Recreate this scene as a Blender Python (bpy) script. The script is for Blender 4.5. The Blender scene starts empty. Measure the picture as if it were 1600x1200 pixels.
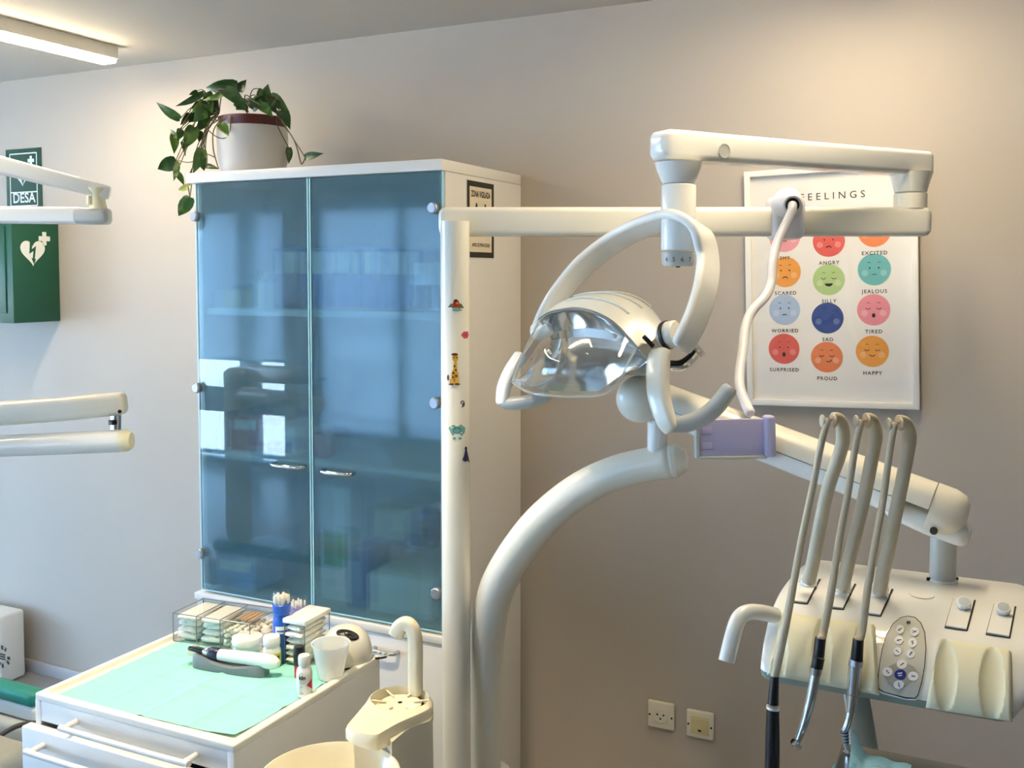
import bpy, bmesh, math, random
from mathutils import Vector as V, Matrix as M
random.seed(7)
sc = bpy.context.scene
COL = sc.collection
PI = math.pi
# ------------------------------------------------------------------ camera, world, lights, exposure
F, CX, CY, YAW, EYE = 1550.0, 800.0, 509.0, math.radians(25.85), 1.65
PITCH = math.atan(81 / 1550)
FW = V((-math.sin(YAW) * math.cos(PITCH), math.cos(YAW) * math.cos(PITCH), -math.sin(PITCH)))
RT = V((math.cos(YAW), math.sin(YAW), 0))
UP = RT.cross(FW)
EYEP = V((0, 0, EYE))
cam_d = bpy.data.cameras.new('camera')
cam = bpy.data.objects.new('camera', cam_d)
COL.objects.link(cam)
cam.matrix_world = M.Translation(EYEP) @ M((RT, UP, -FW)).transposed().to_4x4()
cam_d.sensor_width = 36
cam_d.sensor_fit = 'HORIZONTAL'
cam_d.lens = 36 * F / 1600
cam_d.shift_y = -(600 - CY) / 1600
cam_d.clip_start = 0.05
sc.camera = cam
sc.view_settings.view_transform = 'Standard'
sc.view_settings.look = 'None'
sc.view_settings.gamma = 1
sc.view_settings.use_curve_mapping = False
sc.view_settings.exposure = 0.88
SKY_STRENGTH = 14.0
LED_STRENGTH = 40.0
LED_COLOR = (1.0, 0.83, 0.58)
w = bpy.data.worlds.new('daylight'); sc.world = w; w.use_nodes = True
bg = w.node_tree.nodes['Background']
bg.inputs[0].default_value = (0.42, 0.67, 1.0, 1); bg.inputs[1].default_value = SKY_STRENGTH
sun_d = bpy.data.lights.new('sun', 'SUN'); sun_d.energy = 70; sun_d.angle = .01; sun_d.color = (1, .95, .88)
sun = bpy.data.objects.new('sun', sun_d); COL.objects.link(sun); sun.rotation_euler = V((-.35, -.55, -1)).to_track_quat('-Z', 'Y').to_euler()
sc.cycles.max_bounces = 10
sc.cycles.transparent_max_bounces = 16
sc.cycles.sample_clamp_indirect = 6

# ------------------------------------------------------------------ helpers: rays from the viewpoint used while measuring
def ray(x, y): return FW + RT * ((x - CX) / F) - UP * ((y - CY) / F)
def P(x, y, d): return EYEP + ray(x, y) * d
def PY(x, y, Y):
    r = ray(x, y); return EYEP + r * (Y / r.y)
def PX(x, y, X):
    r = ray(x, y); return EYEP + r * (X / r.x)
def PZ(x, y, Z):
    r = ray(x, y); return EYEP + r * ((Z - EYE) / r.z)
def s2l(c): return tuple(((v / 255) / 12.92 if v / 255 < .04045 else ((v / 255 + .055) / 1.055) ** 2.4) for v in c)

# ------------------------------------------------------------------ materials
def mat(name, rgb, rough=.45, metal=0., coat=0., var=.04, scale=30., bump=0., spec=.5, emit=0., trans=0., alpha=1., sub=0.):
    m = bpy.data.materials.new(name); m.use_nodes = True
    nt = m.node_tree; b = nt.nodes['Principled BSDF']
    c = s2l(rgb)
    tc = nt.nodes.new('ShaderNodeTexCoord'); no = nt.nodes.new('ShaderNodeTexNoise')
    no.inputs['Scale'].default_value = scale; no.inputs['Detail'].default_value = 3
    nt.links.new(tc.outputs['Object'], no.inputs['Vector'])
    mx = nt.nodes.new('ShaderNodeMix'); mx.data_type = 'RGBA'
    mx.inputs[6].default_value = tuple(max(0, v * (1 - var)) for v in c) + (1,)
    mx.inputs[7].default_value = tuple(min(1, v * (1 + var)) for v in c) + (1,)
    nt.links.new(no.outputs['Fac'], mx.inputs[0]); nt.links.new(mx.outputs[2], b.inputs['Base Color'])
    b.inputs['Roughness'].default_value = rough; b.inputs['Metallic'].default_value = metal
    b.inputs['Coat Weight'].default_value = coat; b.inputs['Coat Roughness'].default_value = .08
    b.inputs['Specular IOR Level'].default_value = spec
    b.inputs['Transmission Weight'].default_value = trans
    b.inputs['Alpha'].default_value = alpha
    if sub:
        b.inputs['Subsurface Weight'].default_value = sub; b.inputs['Subsurface Radius'].default_value = (.01, .01, .01)
    if emit:
        b.inputs['Emission Color'].default_value = c + (1,); b.inputs['Emission Strength'].default_value = emit
    if bump:
        bu = nt.nodes.new('ShaderNodeBump'); bu.inputs['Strength'].default_value = bump; bu.inputs['Distance'].default_value = .01
        nt.links.new(no.outputs['Fac'], bu.inputs['Height']); nt.links.new(bu.outputs['Normal'], b.inputs['Normal'])
    return m
def gloss_fac(nt, ior):
    """Schlick reflectance, the same from both sides of a thin sheet"""
    f0 = ((ior - 1) / (ior + 1)) ** 2
    lw = nt.nodes.new('ShaderNodeLayerWeight'); lw.inputs[0].default_value = .5
    p = nt.nodes.new('ShaderNodeMath'); p.operation = 'POWER'; p.inputs[1].default_value = 4.0
    q = nt.nodes.new('ShaderNodeMath'); q.operation = 'MULTIPLY_ADD'; q.inputs[1].default_value = (1 - f0) * .8; q.inputs[2].default_value = f0
    nt.links.new(lw.outputs['Facing'], p.inputs[0]); nt.links.new(p.outputs[0], q.inputs[0]); return q
def clear(name, tint=(1, 1, 1), ior=1.45, rough=.02, veil=0., veilcol=(1, 1, 1)):
    """thin clear plastic or glass: see-through with Fresnel gloss and an optional milky veil"""
    m = bpy.data.materials.new(name); m.use_nodes = True; nt = m.node_tree; nt.nodes.clear()
    out = nt.nodes.new('ShaderNodeOutputMaterial'); tr = nt.nodes.new('ShaderNodeBsdfTransparent'); gl = nt.nodes.new('ShaderNodeBsdfGlossy')
    fr = gloss_fac(nt, ior); mx = nt.nodes.new('ShaderNodeMixShader')
    tr.inputs[0].default_value = tint + (1,); gl.inputs['Roughness'].default_value = rough
    base = tr
    if veil:
        df = nt.nodes.new('ShaderNodeBsdfDiffuse'); df.inputs[0].default_value = veilcol + (1,)
        tl = nt.nodes.new('ShaderNodeBsdfTranslucent'); tl.inputs[0].default_value = veilcol + (1,)
        a = nt.nodes.new('ShaderNodeMixShader'); a.inputs[0].default_value = .5
        nt.links.new(df.outputs[0], a.inputs[1]); nt.links.new(tl.outputs[0], a.inputs[2])
        v = nt.nodes.new('ShaderNodeMixShader'); v.inputs[0].default_value = veil
        nt.links.new(tr.outputs[0], v.inputs[1]); nt.links.new(a.outputs[0], v.inputs[2]); base = v
    nt.links.new(fr.outputs[0], mx.inputs[0]); nt.links.new(base.outputs[0], mx.inputs[1]); nt.links.new(gl.outputs[0], mx.inputs[2])
    nt.links.new(mx.outputs[0], out.inputs[0])
    return m
def satin_glass(name):
    """blue tinted satin glass: blurred view through it, sharp reflection on it"""
    m = bpy.data.materials.new(name); m.use_nodes = True; nt = m.node_tree; nt.nodes.clear()
    N = nt.nodes.new; L = nt.links.new
    out = N('ShaderNodeOutputMaterial'); rf = N('ShaderNodeBsdfRefraction'); tr = N('ShaderNodeBsdfTransparent'); gl = N('ShaderNodeBsdfGlossy')
    tl = N('ShaderNodeBsdfDiffuse')
    rf.inputs['Color'].default_value = (.72, .87, .90, 1); rf.inputs['Roughness'].default_value = .22; rf.inputs['IOR'].default_value = 1.3
    tr.inputs[0].default_value = (.72, .87, .90, 1); tl.inputs[0].default_value = (.15, .29, .37, 1)
    gl.inputs['Roughness'].default_value = .0; gl.inputs[0].default_value = (.92, .97, 1, 1)
    a = N('ShaderNodeMixShader'); a.inputs[0].default_value = .35
    L(rf.outputs[0], a.inputs[1]); L(tr.outputs[0], a.inputs[2])
    b = N('ShaderNodeMixShader'); b.inputs[0].default_value = .19
    L(a.outputs[0], b.inputs[1]); L(tl.outputs[0], b.inputs[2])
    fr = gloss_fac(nt, 1.62)
    c = N('ShaderNodeMixShader'); L(fr.outputs[0], c.inputs[0]); L(b.outputs[0], c.inputs[1]); L(gl.outputs[0], c.inputs[2])
    L(c.outputs[0], out.inputs[0])
    return m
def leafmat(name, a, b, rough=.35):
    m = mat(name, a, rough, var=.0)
    nt = m.node_tree
    mx = [n for n in nt.nodes if n.type == 'MIX'][0]; no = [n for n in nt.nodes if n.type == 'TEX_NOISE'][0]
    no.inputs['Scale'].default_value = 28; no.inputs['Detail'].default_value = 4
    rp = nt.nodes.new('ShaderNodeValToRGB'); rp.color_ramp.elements[0].position = .48; rp.color_ramp.elements[1].position = .62
    nt.links.new(no.outputs['Fac'], rp.inputs[0]); nt.links.new(rp.outputs[0], mx.inputs[0])
    mx.inputs[6].default_value = s2l(a) + (1,); mx.inputs[7].default_value = s2l(b) + (1,)
    return m
m_wall = mat('wall_paint', (186, 176, 163), .75, var=.02, scale=4, bump=.02)
m_ceil = mat('ceiling_paint', (198, 192, 182), .85, var=.02, scale=3)
m_floor = mat('vinyl_floor', (150, 148, 146), .35, var=.06, scale=6)
m_base = mat('baseboard_paint', (190, 188, 190), .4)
m_white = mat('white_laminate', (232, 229, 222), .35, var=.015, coat=.15)
m_whitein = mat('cabinet_interior', (225, 228, 226), .5, var=.02)
m_unit = mat('ivory_unit_plastic', (236, 232, 216), .28, var=.015, coat=.35, scale=8)
m_unit2 = mat('white_unit_plastic', (240, 240, 234), .24, var=.01, coat=.4, scale=8)
m_grey_arm = mat('grey_unit_plastic', (186, 190, 186), .35, var=.02, coat=.2)
m_hose = mat('beige_hose', (204, 192, 166), .5, var=.06, scale=60)
m_cream = mat('cream_silicone', (236, 230, 196), .5, var=.03)
m_under_shade = mat('shaded_console_underside', (140, 154, 142), .5, var=.04)  # shade below the console lip is put into this grey-green colour
m_black = mat('black_plastic', (14, 14, 18), .3, var=.1)
m_dark = mat('dark_rubber', (45, 44, 44), .6)
m_hole = mat('dark_recess', (22, 22, 20), .7)
m_steel = mat('brushed_steel', (200, 200, 198), .18, metal=1., var=.04)
m_chrome = mat('chrome', (225, 225, 225), .07, metal=1., var=.01)
m_alu = mat('satin_aluminium', (178, 180, 184), .35, metal=.8, var=.03)
m_gpad = mat('control_film', (198, 196, 182), .4)
m_btn = mat('button_white', (238, 238, 236), .4)
m_blue = mat('button_blue', (30, 46, 140), .3)
m_lilac = mat('lilac_plastic', (192, 188, 222), .35, var=.02)
m_glass = satin_glass('blue_satin_glass')
m_gedge = mat('glass_edge', (178, 222, 226), .2, var=.02)
m_clear = clear('clear_acrylic', (.985, .99, .99), 1.42)
m_smoke = mat('acrylic_edge', (120, 122, 130), .12, var=.05)
m_visor = clear('clear_visor', (.95, .96, .96), 1.55, .02, veil=.05, veilcol=(.9, .9, .88))
m_cup = clear('frosted_cup', (.95, .96, .95), 1.4, .25, veil=.86, veilcol=(.97, .97, .95))
m_pane = clear('window_pane', (.95, .97, .98), 1.45)
m_poster_pane = clear('poster_glazing', (.99, .99, .99), 1.35)
m_mirror = mat('reflector_facets', (190, 190, 188), .1, metal=1., var=.02)
m_cloth = mat('gauze', (244, 242, 234), .9, var=.03, scale=120, bump=.5)
m_cotton = mat('cotton', (236, 232, 220), .95, var=.05, scale=200, bump=.4)
m_wood = mat('wooden_sticks', (210, 172, 122), .7, var=.12)
m_teal = None
m_paper = mat('poster_paper', (246, 244, 240), .6, var=.01)
m_frame = mat('white_frame', (242, 240, 234), .35)
m_ink = mat('black_ink', (40, 38, 38), .7)
m_green = mat('safety_green', (6, 74, 54), .35, var=.03)
m_green2 = mat('sign_green', (14, 66, 50), .75, var=.02)
m_signw = mat('sign_white', (222, 226, 220), .5)
m_beigesign = mat('notice_beige', (226, 214, 188), .5)
m_signblack = mat('notice_black', (38, 34, 30), .5)
m_socket = mat('socket_plastic', (226, 220, 200), .3, var=.02)
m_socket2 = mat('socket_yellowed', (216, 200, 146), .35)
m_potw = mat('pot_white', (194, 192, 188), .35, var=.02)
m_potred = mat('pot_oxblood', (82, 22, 18), .4, var=.1)
m_soil = mat('potting_soil', (48, 36, 28), .95, var=.3, bump=.6)
m_stem = mat('vine_stem', (84, 74, 38), .6, var=.2)
m_leaf = [leafmat('pothos_leaf_dark', (26, 62, 16), (46, 90, 26)), leafmat('pothos_leaf_mid', (40, 82, 24), (92, 124, 50)),
          leafmat('pothos_leaf_variegated', (84, 122, 46), (190, 200, 130)), leafmat('pothos_leaf_pale', (186, 190, 104), (222, 222, 150))]

# ------------------------------------------------------------------ mesh builder
class MB:
    def __init__(s): s.v = []; s.f = []; s.mi = []
    def add(s, vs, fs, mi=0):
        o = len(s.v); s.v += [V(p) for p in vs]; s.f += [[i + o for i in f] for f in fs]; s.mi += [mi] * len(fs); return s
ORG = {}
def obj(name, mb, mats, parent=None, loc=None, angle=38, kind=None):
    """link the builder as one mesh object; builder points are in room coordinates"""
    org = ORG[parent.name] if parent else V(loc or (0, 0, 0))
    me = bpy.data.meshes.new(name)
    me.from_pydata([tuple(p - org) for p in mb.v], [], mb.f)
    for m in (mats if isinstance(mats, (list, tuple)) else [mats]): me.materials.append(m)
    me.polygons.foreach_set('material_index', mb.mi)
    bm = bmesh.new(); bm.from_mesh(me); bmesh.ops.recalc_face_normals(bm, faces=bm.faces); bm.to_mesh(me); bm.free()
    me.shade_smooth(); me.set_sharp_from_angle(angle=math.radians(angle))
    o = bpy.data.objects.new(name, me); COL.objects.link(o)
    ORG[o.name] = org
    if parent: o.parent = parent
    else: o.location = org
    if kind: o['kind'] = kind
    return o
def tag(o, label, cat, group=None):
    o['label'] = label; o['category'] = cat
    if group: o['group'] = group
    return o
def thing(name, label, cat, loc, group=None):
    o = bpy.data.objects.new(name, None); COL.objects.link(o); o.location = loc; o.empty_display_size = .05
    ORG[o.name] = V(loc)
    return tag(o, label, cat, group)
def copy_tree(o, shift, label, rotz=0):
    c = o.copy(); COL.objects.link(c); c.location = o.location + V(shift); c['label'] = label; c.rotation_euler.z = rotz
    for ch in list(o.children):
        k = ch.copy(); COL.objects.link(k); k.parent = c
        for g in ch.children:
            q = g.copy(); COL.objects.link(q); q.parent = k
    return c
def from_bm(mb, bm, mx=None, mi=0):
    bm.verts.index_update()
    mb.add([(mx @ v.co) if mx else v.co.copy() for v in bm.verts], [[v.index for v in f.verts] for f in bm.faces], mi); bm.free()
def box(mb, lo, hi, bev=.0, seg=2, mx=None, mi=0):
    bm = bmesh.new(); bmesh.ops.create_cube(bm, size=1)
    lo, hi = V(lo), V(hi)
    for v in bm.verts: v.co = V((lo[i] + (hi[i] - lo[i]) * (v.co[i] + .5) for i in range(3)))
    if bev: bmesh.ops.bevel(bm, geom=bm.edges[:], offset=bev, segments=seg, affect='EDGES', profile=.5)
    from_bm(mb, bm, mx, mi); return mb
def frame(o, x, y, z):  # matrix from axes
    return M.Translation(V(o)) @ M((V(x), V(y), V(z))).transposed().to_4x4()
def axes_from(z, hint=(0, 0, 1)):
    z = V(z).normalized(); h = V(hint)
    if abs(z.dot(h.normalized())) > .97: h = V((1, 0, 0))
    x = h.cross(z).normalized(); return x, z.cross(x), z
def lathe(mb, prof, mx=None, n=24, mi=0, arc=2 * PI):
    vs = []; fs = []
    for r, z in prof:
        for k in range(n): a = arc * k / n; vs.append(V((r * math.cos(a), r * math.sin(a), z)))
    for i in range(len(prof) - 1):
        for k in range(n):
            q = (k + 1) % n; fs.append([i * n + k, i * n + q, (i + 1) * n + q, (i + 1) * n + k])
    if prof[0][0] > 1e-6: fs.append(list(range(n))[::-1])
    if prof[-1][0] > 1e-6: fs.append([(len(prof) - 1) * n + k for k in range(n)])
    mb.add([(mx @ p) if mx else p for p in vs], fs, mi); return mb
def at(p): return M.Translation(V(p))
def cyl(mb, a, b, r, r2=None, n=20, bev=.0, mi=0):
    a, b = V(a), V(b); x, y, z = axes_from(b - a); L = (b - a).length; r2 = r if r2 is None else r2
    pr = [(r - bev, 0), (r, bev), (r2, L - bev), (r2 - bev, L)] if bev else [(r, 0), (r2, L)]
    return lathe(mb, pr, frame(a, x, y, z), n, mi)
def smooth_path(pts, k=6):
    pts = [V(p) for p in pts]; out = []
    for i in range(len(pts) - 1):
        p0 = pts[max(i - 1, 0)]; p1 = pts[i]; p2 = pts[i + 1]; p3 = pts[min(i + 2, len(pts) - 1)]
        for j in range(k):
            t = j / k
            out.append(.5 * ((2 * p1) + (p2 - p0) * t + (2 * p0 - 5 * p1 + 4 * p2 - p3) * t * t + (3 * p1 - p0 - 3 * p2 + p3) * t ** 3))
    out.append(pts[-1].copy()); return out
def lerpl(l, t):
    x = t * (len(l) - 1); i = min(int(x), len(l) - 2); return l[i] + (l[i + 1] - l[i]) * (x - i)
def rr(w, h, r, n=4):
    out = []
    for cx, cy, a0 in ((w / 2 - r, h / 2 - r, 0), (-w / 2 + r, h / 2 - r, PI / 2), (-w / 2 + r, -h / 2 + r, PI), (w / 2 - r, -h / 2 + r, 1.5 * PI)):
        for k in range(n + 1):
            a = a0 + PI / 2 * k / n; out.append((cx + r * math.cos(a), cy + r * math.sin(a)))
    return out
def sweep(mb, pts, sec, up, scale=None, round_end=0, mi=0):
    """sec: 2D loop, first axis along 'up', second across; up: one vector or one per point"""
    pts = [V(p) for p in pts]; n = len(sec); N = len(pts); rings = []
    sc_ = scale or [1.0]
    for i, p in enumerate(pts):
        t = (pts[min(i + 1, N - 1)] - pts[max(i - 1, 0)]).normalized()
        u = V(up[i] if isinstance(up, list) else up); a = (u - t * u.dot(t)).normalized(); b = t.cross(a)
        s = lerpl(sc_, i / (N - 1)) if len(sc_) > 1 else sc_[0]
        rings.append((p, a, b, t, s))
    ex = []
    if round_end:
        for (idx, sg) in ((0, -1), (N - 1, 1)):
            p, a, b, t, s = rings[idx]; lst = []
            for k in (1, 2, 3):
                q = k / 3 * PI / 2
                lst.append((p + t * sg * round_end * math.sin(q), a, b, t, s * (1 - (1 - math.cos(q)) * .55)))
            ex.append(lst)
        rings = ex[0][::-1] + rings + ex[1]
    vs = []; fs = []
    for p, a, b, t, s in rings:
        for x, y in sec: vs.append(p + a * x * s + b * y * s)
    for i in range(len(rings) - 1):
        for k in range(n):
            q = (k + 1) % n; fs.append([i * n + k, i * n + q, (i + 1) * n + q, (i + 1) * n + k])
    fs.append(list(range(n))[::-1]); fs.append([(len(rings) - 1) * n + k for k in range(n)])
    mb.add(vs, fs, mi); return mb
def tube(mb, pts, r, n=12, k=5, rnd=True, mi=0):
    path = smooth_path(pts, k) if len(pts) > 2 and k > 1 else [V(p) for p in pts]
    rl = r if isinstance(r, list) else [r, r]
    N = len(path); vs = []; fs = []
    t0 = (path[1] - path[0]).normalized(); x, y, _ = axes_from(t0)
    rings = []
    for i, p in enumerate(path):
        t = (path[min(i + 1, N - 1)] - path[max(i - 1, 0)]).normalized()
        x = (x - t * x.dot(t)).normalized(); y = t.cross(x)
        rings.append((p, x.copy(), y.copy(), t, lerpl(rl, i / (N - 1))))
    if rnd:
        p, a, b, t, s = rings[0]; rings.insert(0, (p - t * s * .35, a, b, t, s * .75)); 
        p, a, b, t, s = rings[-1]; rings.append((p + t * s * .35, a, b, t, s * .75))
    for p, a, b, t, s in rings:
        for j in range(n): q = 2 * PI * j / n; vs.append(p + a * s * math.cos(q) + b * s * math.sin(q))
    for i in range(len(rings) - 1):
        for j in range(n):
            q = (j + 1) % n; fs.append([i * n + j, i * n + q, (i + 1) * n + q, (i + 1) * n + j])
    fs.append(list(range(n))[::-1]); fs.append([(len(rings) - 1) * n + j for j in range(n)])
    mb.add(vs, fs, mi); return mb
def grid(mb, rows, mi=0, thick=0, nrm=None):
    R = len(rows); C = len(rows[0]); vs = [V(p) for r in rows for p in r]
    fs = [[i * C + j, i * C + j + 1, (i + 1) * C + j + 1, (i + 1) * C + j] for i in range(R - 1) for j in range(C - 1)]
    mb.add(vs, fs, mi); return mb
def flat(mb, poly, o, u, v, off=(0, 0, 0), mi=0):
    """a flat printed shape: polygon in the plane o + x*u + y*v"""
    mb.add([V(o) + V(u) * x + V(v) * y + V(off) for x, y in poly], [list(range(len(poly)))], mi); return mb
def prism(mb, poly, o, u, v, n, h, mi=0):
    a = [V(o) + V(u) * x + V(v) * y for x, y in poly]; b = [p + V(n) * h for p in a]; k = len(poly)
    mb.add(a + b, [list(range(k))[::-1], list(range(k, 2 * k))] + [[i, (i + 1) % k, k + (i + 1) % k, k + i] for i in range(k)], mi); return mb
def circle(r, n=24, cx=0, cy=0, ry=None): return [(cx + r * math.cos(2 * PI * k / n), cy + (ry or r) * math.sin(2 * PI * k / n)) for k in range(n)]
def rect(w, h, cx=0, cy=0): return [(cx - w / 2, cy - h / 2), (cx + w / 2, cy - h / 2), (cx + w / 2, cy + h / 2), (cx - w / 2, cy + h / 2)]
def heart(s, cx=0, cy=0):
    out = []
    for k in range(40):
        t = 2 * PI * k / 40
        out.append((cx + s * math.sin(t) ** 3, cy + s * (13 * math.cos(t) - 5 * math.cos(2 * t) - 2 * math.cos(3 * t) - math.cos(4 * t)) / 16))
    return out
def plus(s, cx, cy, w=.36):
    a = s / 2; b = s * w / 2
    return [(cx + x, cy + y) for x, y in ((-b, -a), (b, -a), (b, -b), (a, -b), (a, b), (b, b), (b, a), (-b, a), (-b, b), (-a, b), (-a, -b), (-b, -b))]
def bolt(s, cx, cy): return [(cx + x * s, cy + y * s) for x, y in ((-.22, .8), (-.02, .8), (-.08, .18), (.26, .42), (.14, -.52), (.25, -.48), (.06, -.88), (-.14, -.42), (-.02, -.46), (.04, .06), (-.3, -.16))]
def text(mb, s, size, o, u, v, off=(0, 0, 0), mi=0, space=1.0, align='CENTER', bold=0):
    cu = bpy.data.curves.new('t', 'FONT'); cu.body = s; cu.size = size; cu.align_x = align; cu.space_character = space; cu.offset = bold; cu.resolution_u = 3
    ob = bpy.data.objects.new('t', cu); COL.objects.link(ob)
    dg = bpy.context.evaluated_depsgraph_get(); me = ob.evaluated_get(dg).to_mesh()
    mb.add([V(o) + V(u) * q.co.x + V(v) * q.co.y + V(off) for q in me.vertices], [list(p.vertices) for p in me.polygons], mi)
    bpy.data.objects.remove(ob); bpy.data.curves.remove(cu); return mb
def conform(mb, poly, surf, off=.0004, thick=0., mi=0, rings=2, dens=0):
    """lay a shape given by its outline onto a curved surface (surf gives point and normal)"""
    n = len(poly); cx = sum(p[0] for p in poly) / n; cy = sum(p[1] for p in poly) / n
    if dens:
        d_ = []
        for k in range(n):
            a, b = poly[k], poly[(k + 1) % n]; m_ = max(1, math.ceil(math.hypot(b[0] - a[0], b[1] - a[1]) / dens))
            d_ += [(a[0] + (b[0] - a[0]) * q / m_, a[1] + (b[1] - a[1]) * q / m_) for q in range(m_)]
        poly = d_; n = len(poly)
    vs = []; fs = []
    if thick:
        for x, y in poly: p, q = surf(x, y); vs.append(p)
    for k in range(rings):
        s = 1 - k / rings
        for x, y in poly: p, q = surf(cx + (x - cx) * s, cy + (y - cy) * s); vs.append(p + q * (off + thick))
    p, q = surf(cx, cy); vs.append(p + q * (off + thick)); R = rings + (1 if thick else 0)
    for i in range(R - 1):
        for k in range(n): j = (k + 1) % n; fs.append([i * n + k, i * n + j, (i + 1) * n + j, (i + 1) * n + k])
    for k in range(n): fs.append([(R - 1) * n + k, (R - 1) * n + (k + 1) % n, R * n])
    mb.add(vs, fs, mi); return mb
X, Y, Z = V((1, 0, 0)), V((0, 1, 0)), V((0, 0, 1))

# ------------------------------------------------------------------ the setting
YW = 2.774; CEIL = 2.432; XL, XR, YF = -7.2, 2.8, -1.9
def struct(name, mb, m): return obj(name, mb, m, kind='structure')
struct('floor', box(MB(), (XL - .2, YF - .2, -.12), (XR + .2, YW + .2, 0)), m_floor)
struct('ceiling', box(MB(), (XL - .2, YF - .2, CEIL), (XR + .2, YW + .2, CEIL + .12)), m_ceil)
struct('wall_back', box(MB(), (XL - .2, YW, 0), (XR + .2, YW + .15, CEIL)), m_wall)
struct('wall_right', box(MB(), (XR, YF, 0), (XR + .15, YW, CEIL)), m_wall)
struct('baseboard_back', box(MB(), (XL, YW - .014, 0), (XR, YW, .05), .003), m_base)
WINS = [(-6.95, -5.2, .03), (-4.9, -3.3, .35), (-2.9, -1.6, .35)]
mb = MB(); xs = XL
for a, b, zs_ in WINS:
    box(mb, (xs, YF - .15, 0), (a, YF, CEIL)); box(mb, (a, YF - .15, 0), (b, YF, zs_)); box(mb, (a, YF - .15, 2.2), (b, YF, CEIL)); xs = b
box(mb, (xs, YF - .15, 0), (XR, YF, CEIL))
struct('wall_front', mb, m_wall)
LY0, LY1, LZ0 = -1.3, 1.5, .55
mb = MB(); box(mb, (XL - .15, YF, 0), (XL, LY0, CEIL)); box(mb, (XL - .15, LY1, 0), (XL, YW, CEIL)); box(mb, (XL - .15, LY0, 0), (XL, LY1, LZ0)); box(mb, (XL - .15, LY0, 2.2), (XL, LY1, CEIL))
struct('wall_left', mb, m_wall)
struct('street_pavement', box(MB(), (-40, -40, -.4), (20, 30, -.3)), mat('street_paving', (188, 186, 182), .9, var=.08, scale=2))
m_wf = mat('window_frame_dark', (92, 96, 102), .4); m_blind = clear('roller_blind', (.5, .55, .6), 1.2, .6, veil=.75, veilcol=(.78, .84, .9))
def window(n_, fr_, w_, z0, blind, mull, rails, wm=.07):
    wn = struct('window_%d' % n_, box(MB(), (.05, .075, z0 + .04), (w_ - .05, .08, 2.16), 0, 1, fr_), m_pane)
    mb = MB()
    for lo, hi in (((0, .04, z0), (.05, .12, 2.2)), ((w_ - .05, .04, z0), (w_, .12, 2.2)), ((.05, .04, z0), (w_ - .05, .12, z0 + .045)), ((.05, .04, 2.15), (w_ - .05, .12, 2.2)), ((mull - wm / 2, .05, z0 + .045), (mull + wm / 2, .11, 2.15))): box(mb, lo, hi, .004, 1, fr_)
    for a, b in rails: box(mb, (.05, .055, a), (w_ - .05, .105, b), .004, 1, fr_)
    obj('window_frame', mb, m_wf, wn)
    if blind:
        mb = MB(); box(mb, (.02, .027, blind), (w_ - .02, .03, 2.2), 0, 1, fr_); tube(mb, [fr_ @ V((.02, .028, blind)), fr_ @ V((w_ - .02, .028, blind))], .012, 8, 1); obj('roller_blind', mb, m_blind, wn)
    L = bpy.data.lights.new('window_portal', 'AREA'); L.shape = 'RECTANGLE'; L.size = w_; L.size_y = 2.2 - z0; L.cycles.is_portal = True
    lo = bpy.data.objects.new('window_portal', L); COL.objects.link(lo)
    lo.matrix_world = fr_ @ M.Translation((w_ / 2, .02, (2.2 + z0) / 2)) @ M.Rotation(-PI / 2, 4, 'X') if False else fr_ @ M.Translation((w_ / 2, .02, (2.2 + z0) / 2)) @ M.Rotation(-PI / 2, 4, 'X')
for i, (a, b, zs_) in enumerate(WINS):
    window(i + 1, frame((b, YF, 0), -X, -Y, Z), b - a, zs_, (.93, .37, .37)[i], (.43, .8, .65)[i], ((.47, .68), (.1, .13)) if i == 0 else (), .2 if i == 0 else .07)
window(4, frame((XL, LY0, 0), Y, -X, Z), LY1 - LY0, LZ0, None, 1.4, ())
# linear ceiling lamps
m_led = bpy.data.materials.new('led_diffuser'); m_led.use_nodes = True
_b = m_led.node_tree.nodes['Principled BSDF']; _b.inputs['Emission Color'].default_value = LED_COLOR + (1,); _b.inputs['Emission Strength'].default_value = LED_STRENGTH
_b.inputs['Base Color'].default_value = (.9, .9, .88, 1)
m_ledbody = mat('lamp_profile', (226, 222, 212), .4)
def led(x, y0, y1, label):
    t = thing('ceiling_light', label, 'ceiling light', (x, y1, CEIL), 'linear ceiling lamps')
    h = .045
    mb = box(MB(), (x - .036, y0, CEIL - h), (x + .036, y1, CEIL), .003); obj('profile', mb, m_ledbody, t)
    mb = box(MB(), (x - .033, y0 + .006, CEIL - h - .014), (x + .033, y1 - .006, CEIL - h + .002), .005); obj('diffuser', mb, m_led, t)
led(-2.76, 1.0, 2.52, 'white linear lamp glowing on the ceiling at upper left')
led(-.30, 1.5, 2.50, 'white linear lamp on the ceiling above the dental unit, beyond the top edge')
def downlight(x, y, watts, label):
    t = thing('ceiling_downlight', label, 'ceiling light', (x, y, CEIL))
    obj('trim_ring', lathe(MB(), [(.055, 0), (.055, -.006), (.075, -.003), (.077, 0)], at((x, y, CEIL)), 32), m_ledbody, t)
    L = bpy.data.lights.new('downlight', 'SPOT'); L.energy = watts; L.color = LED_COLOR; L.spot_size = math.radians(84); L.spot_blend = .6; L.shadow_soft_size = .045
    o = bpy.data.objects.new('downlight', L); COL.objects.link(o); o.location = (x, y, CEIL - .03); ORG[o.name] = V((0, 0, 0))
downlight(-1.38, 1.3, 62, 'round recessed downlight in the ceiling over the drawer cart, beyond the top edge')

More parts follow.
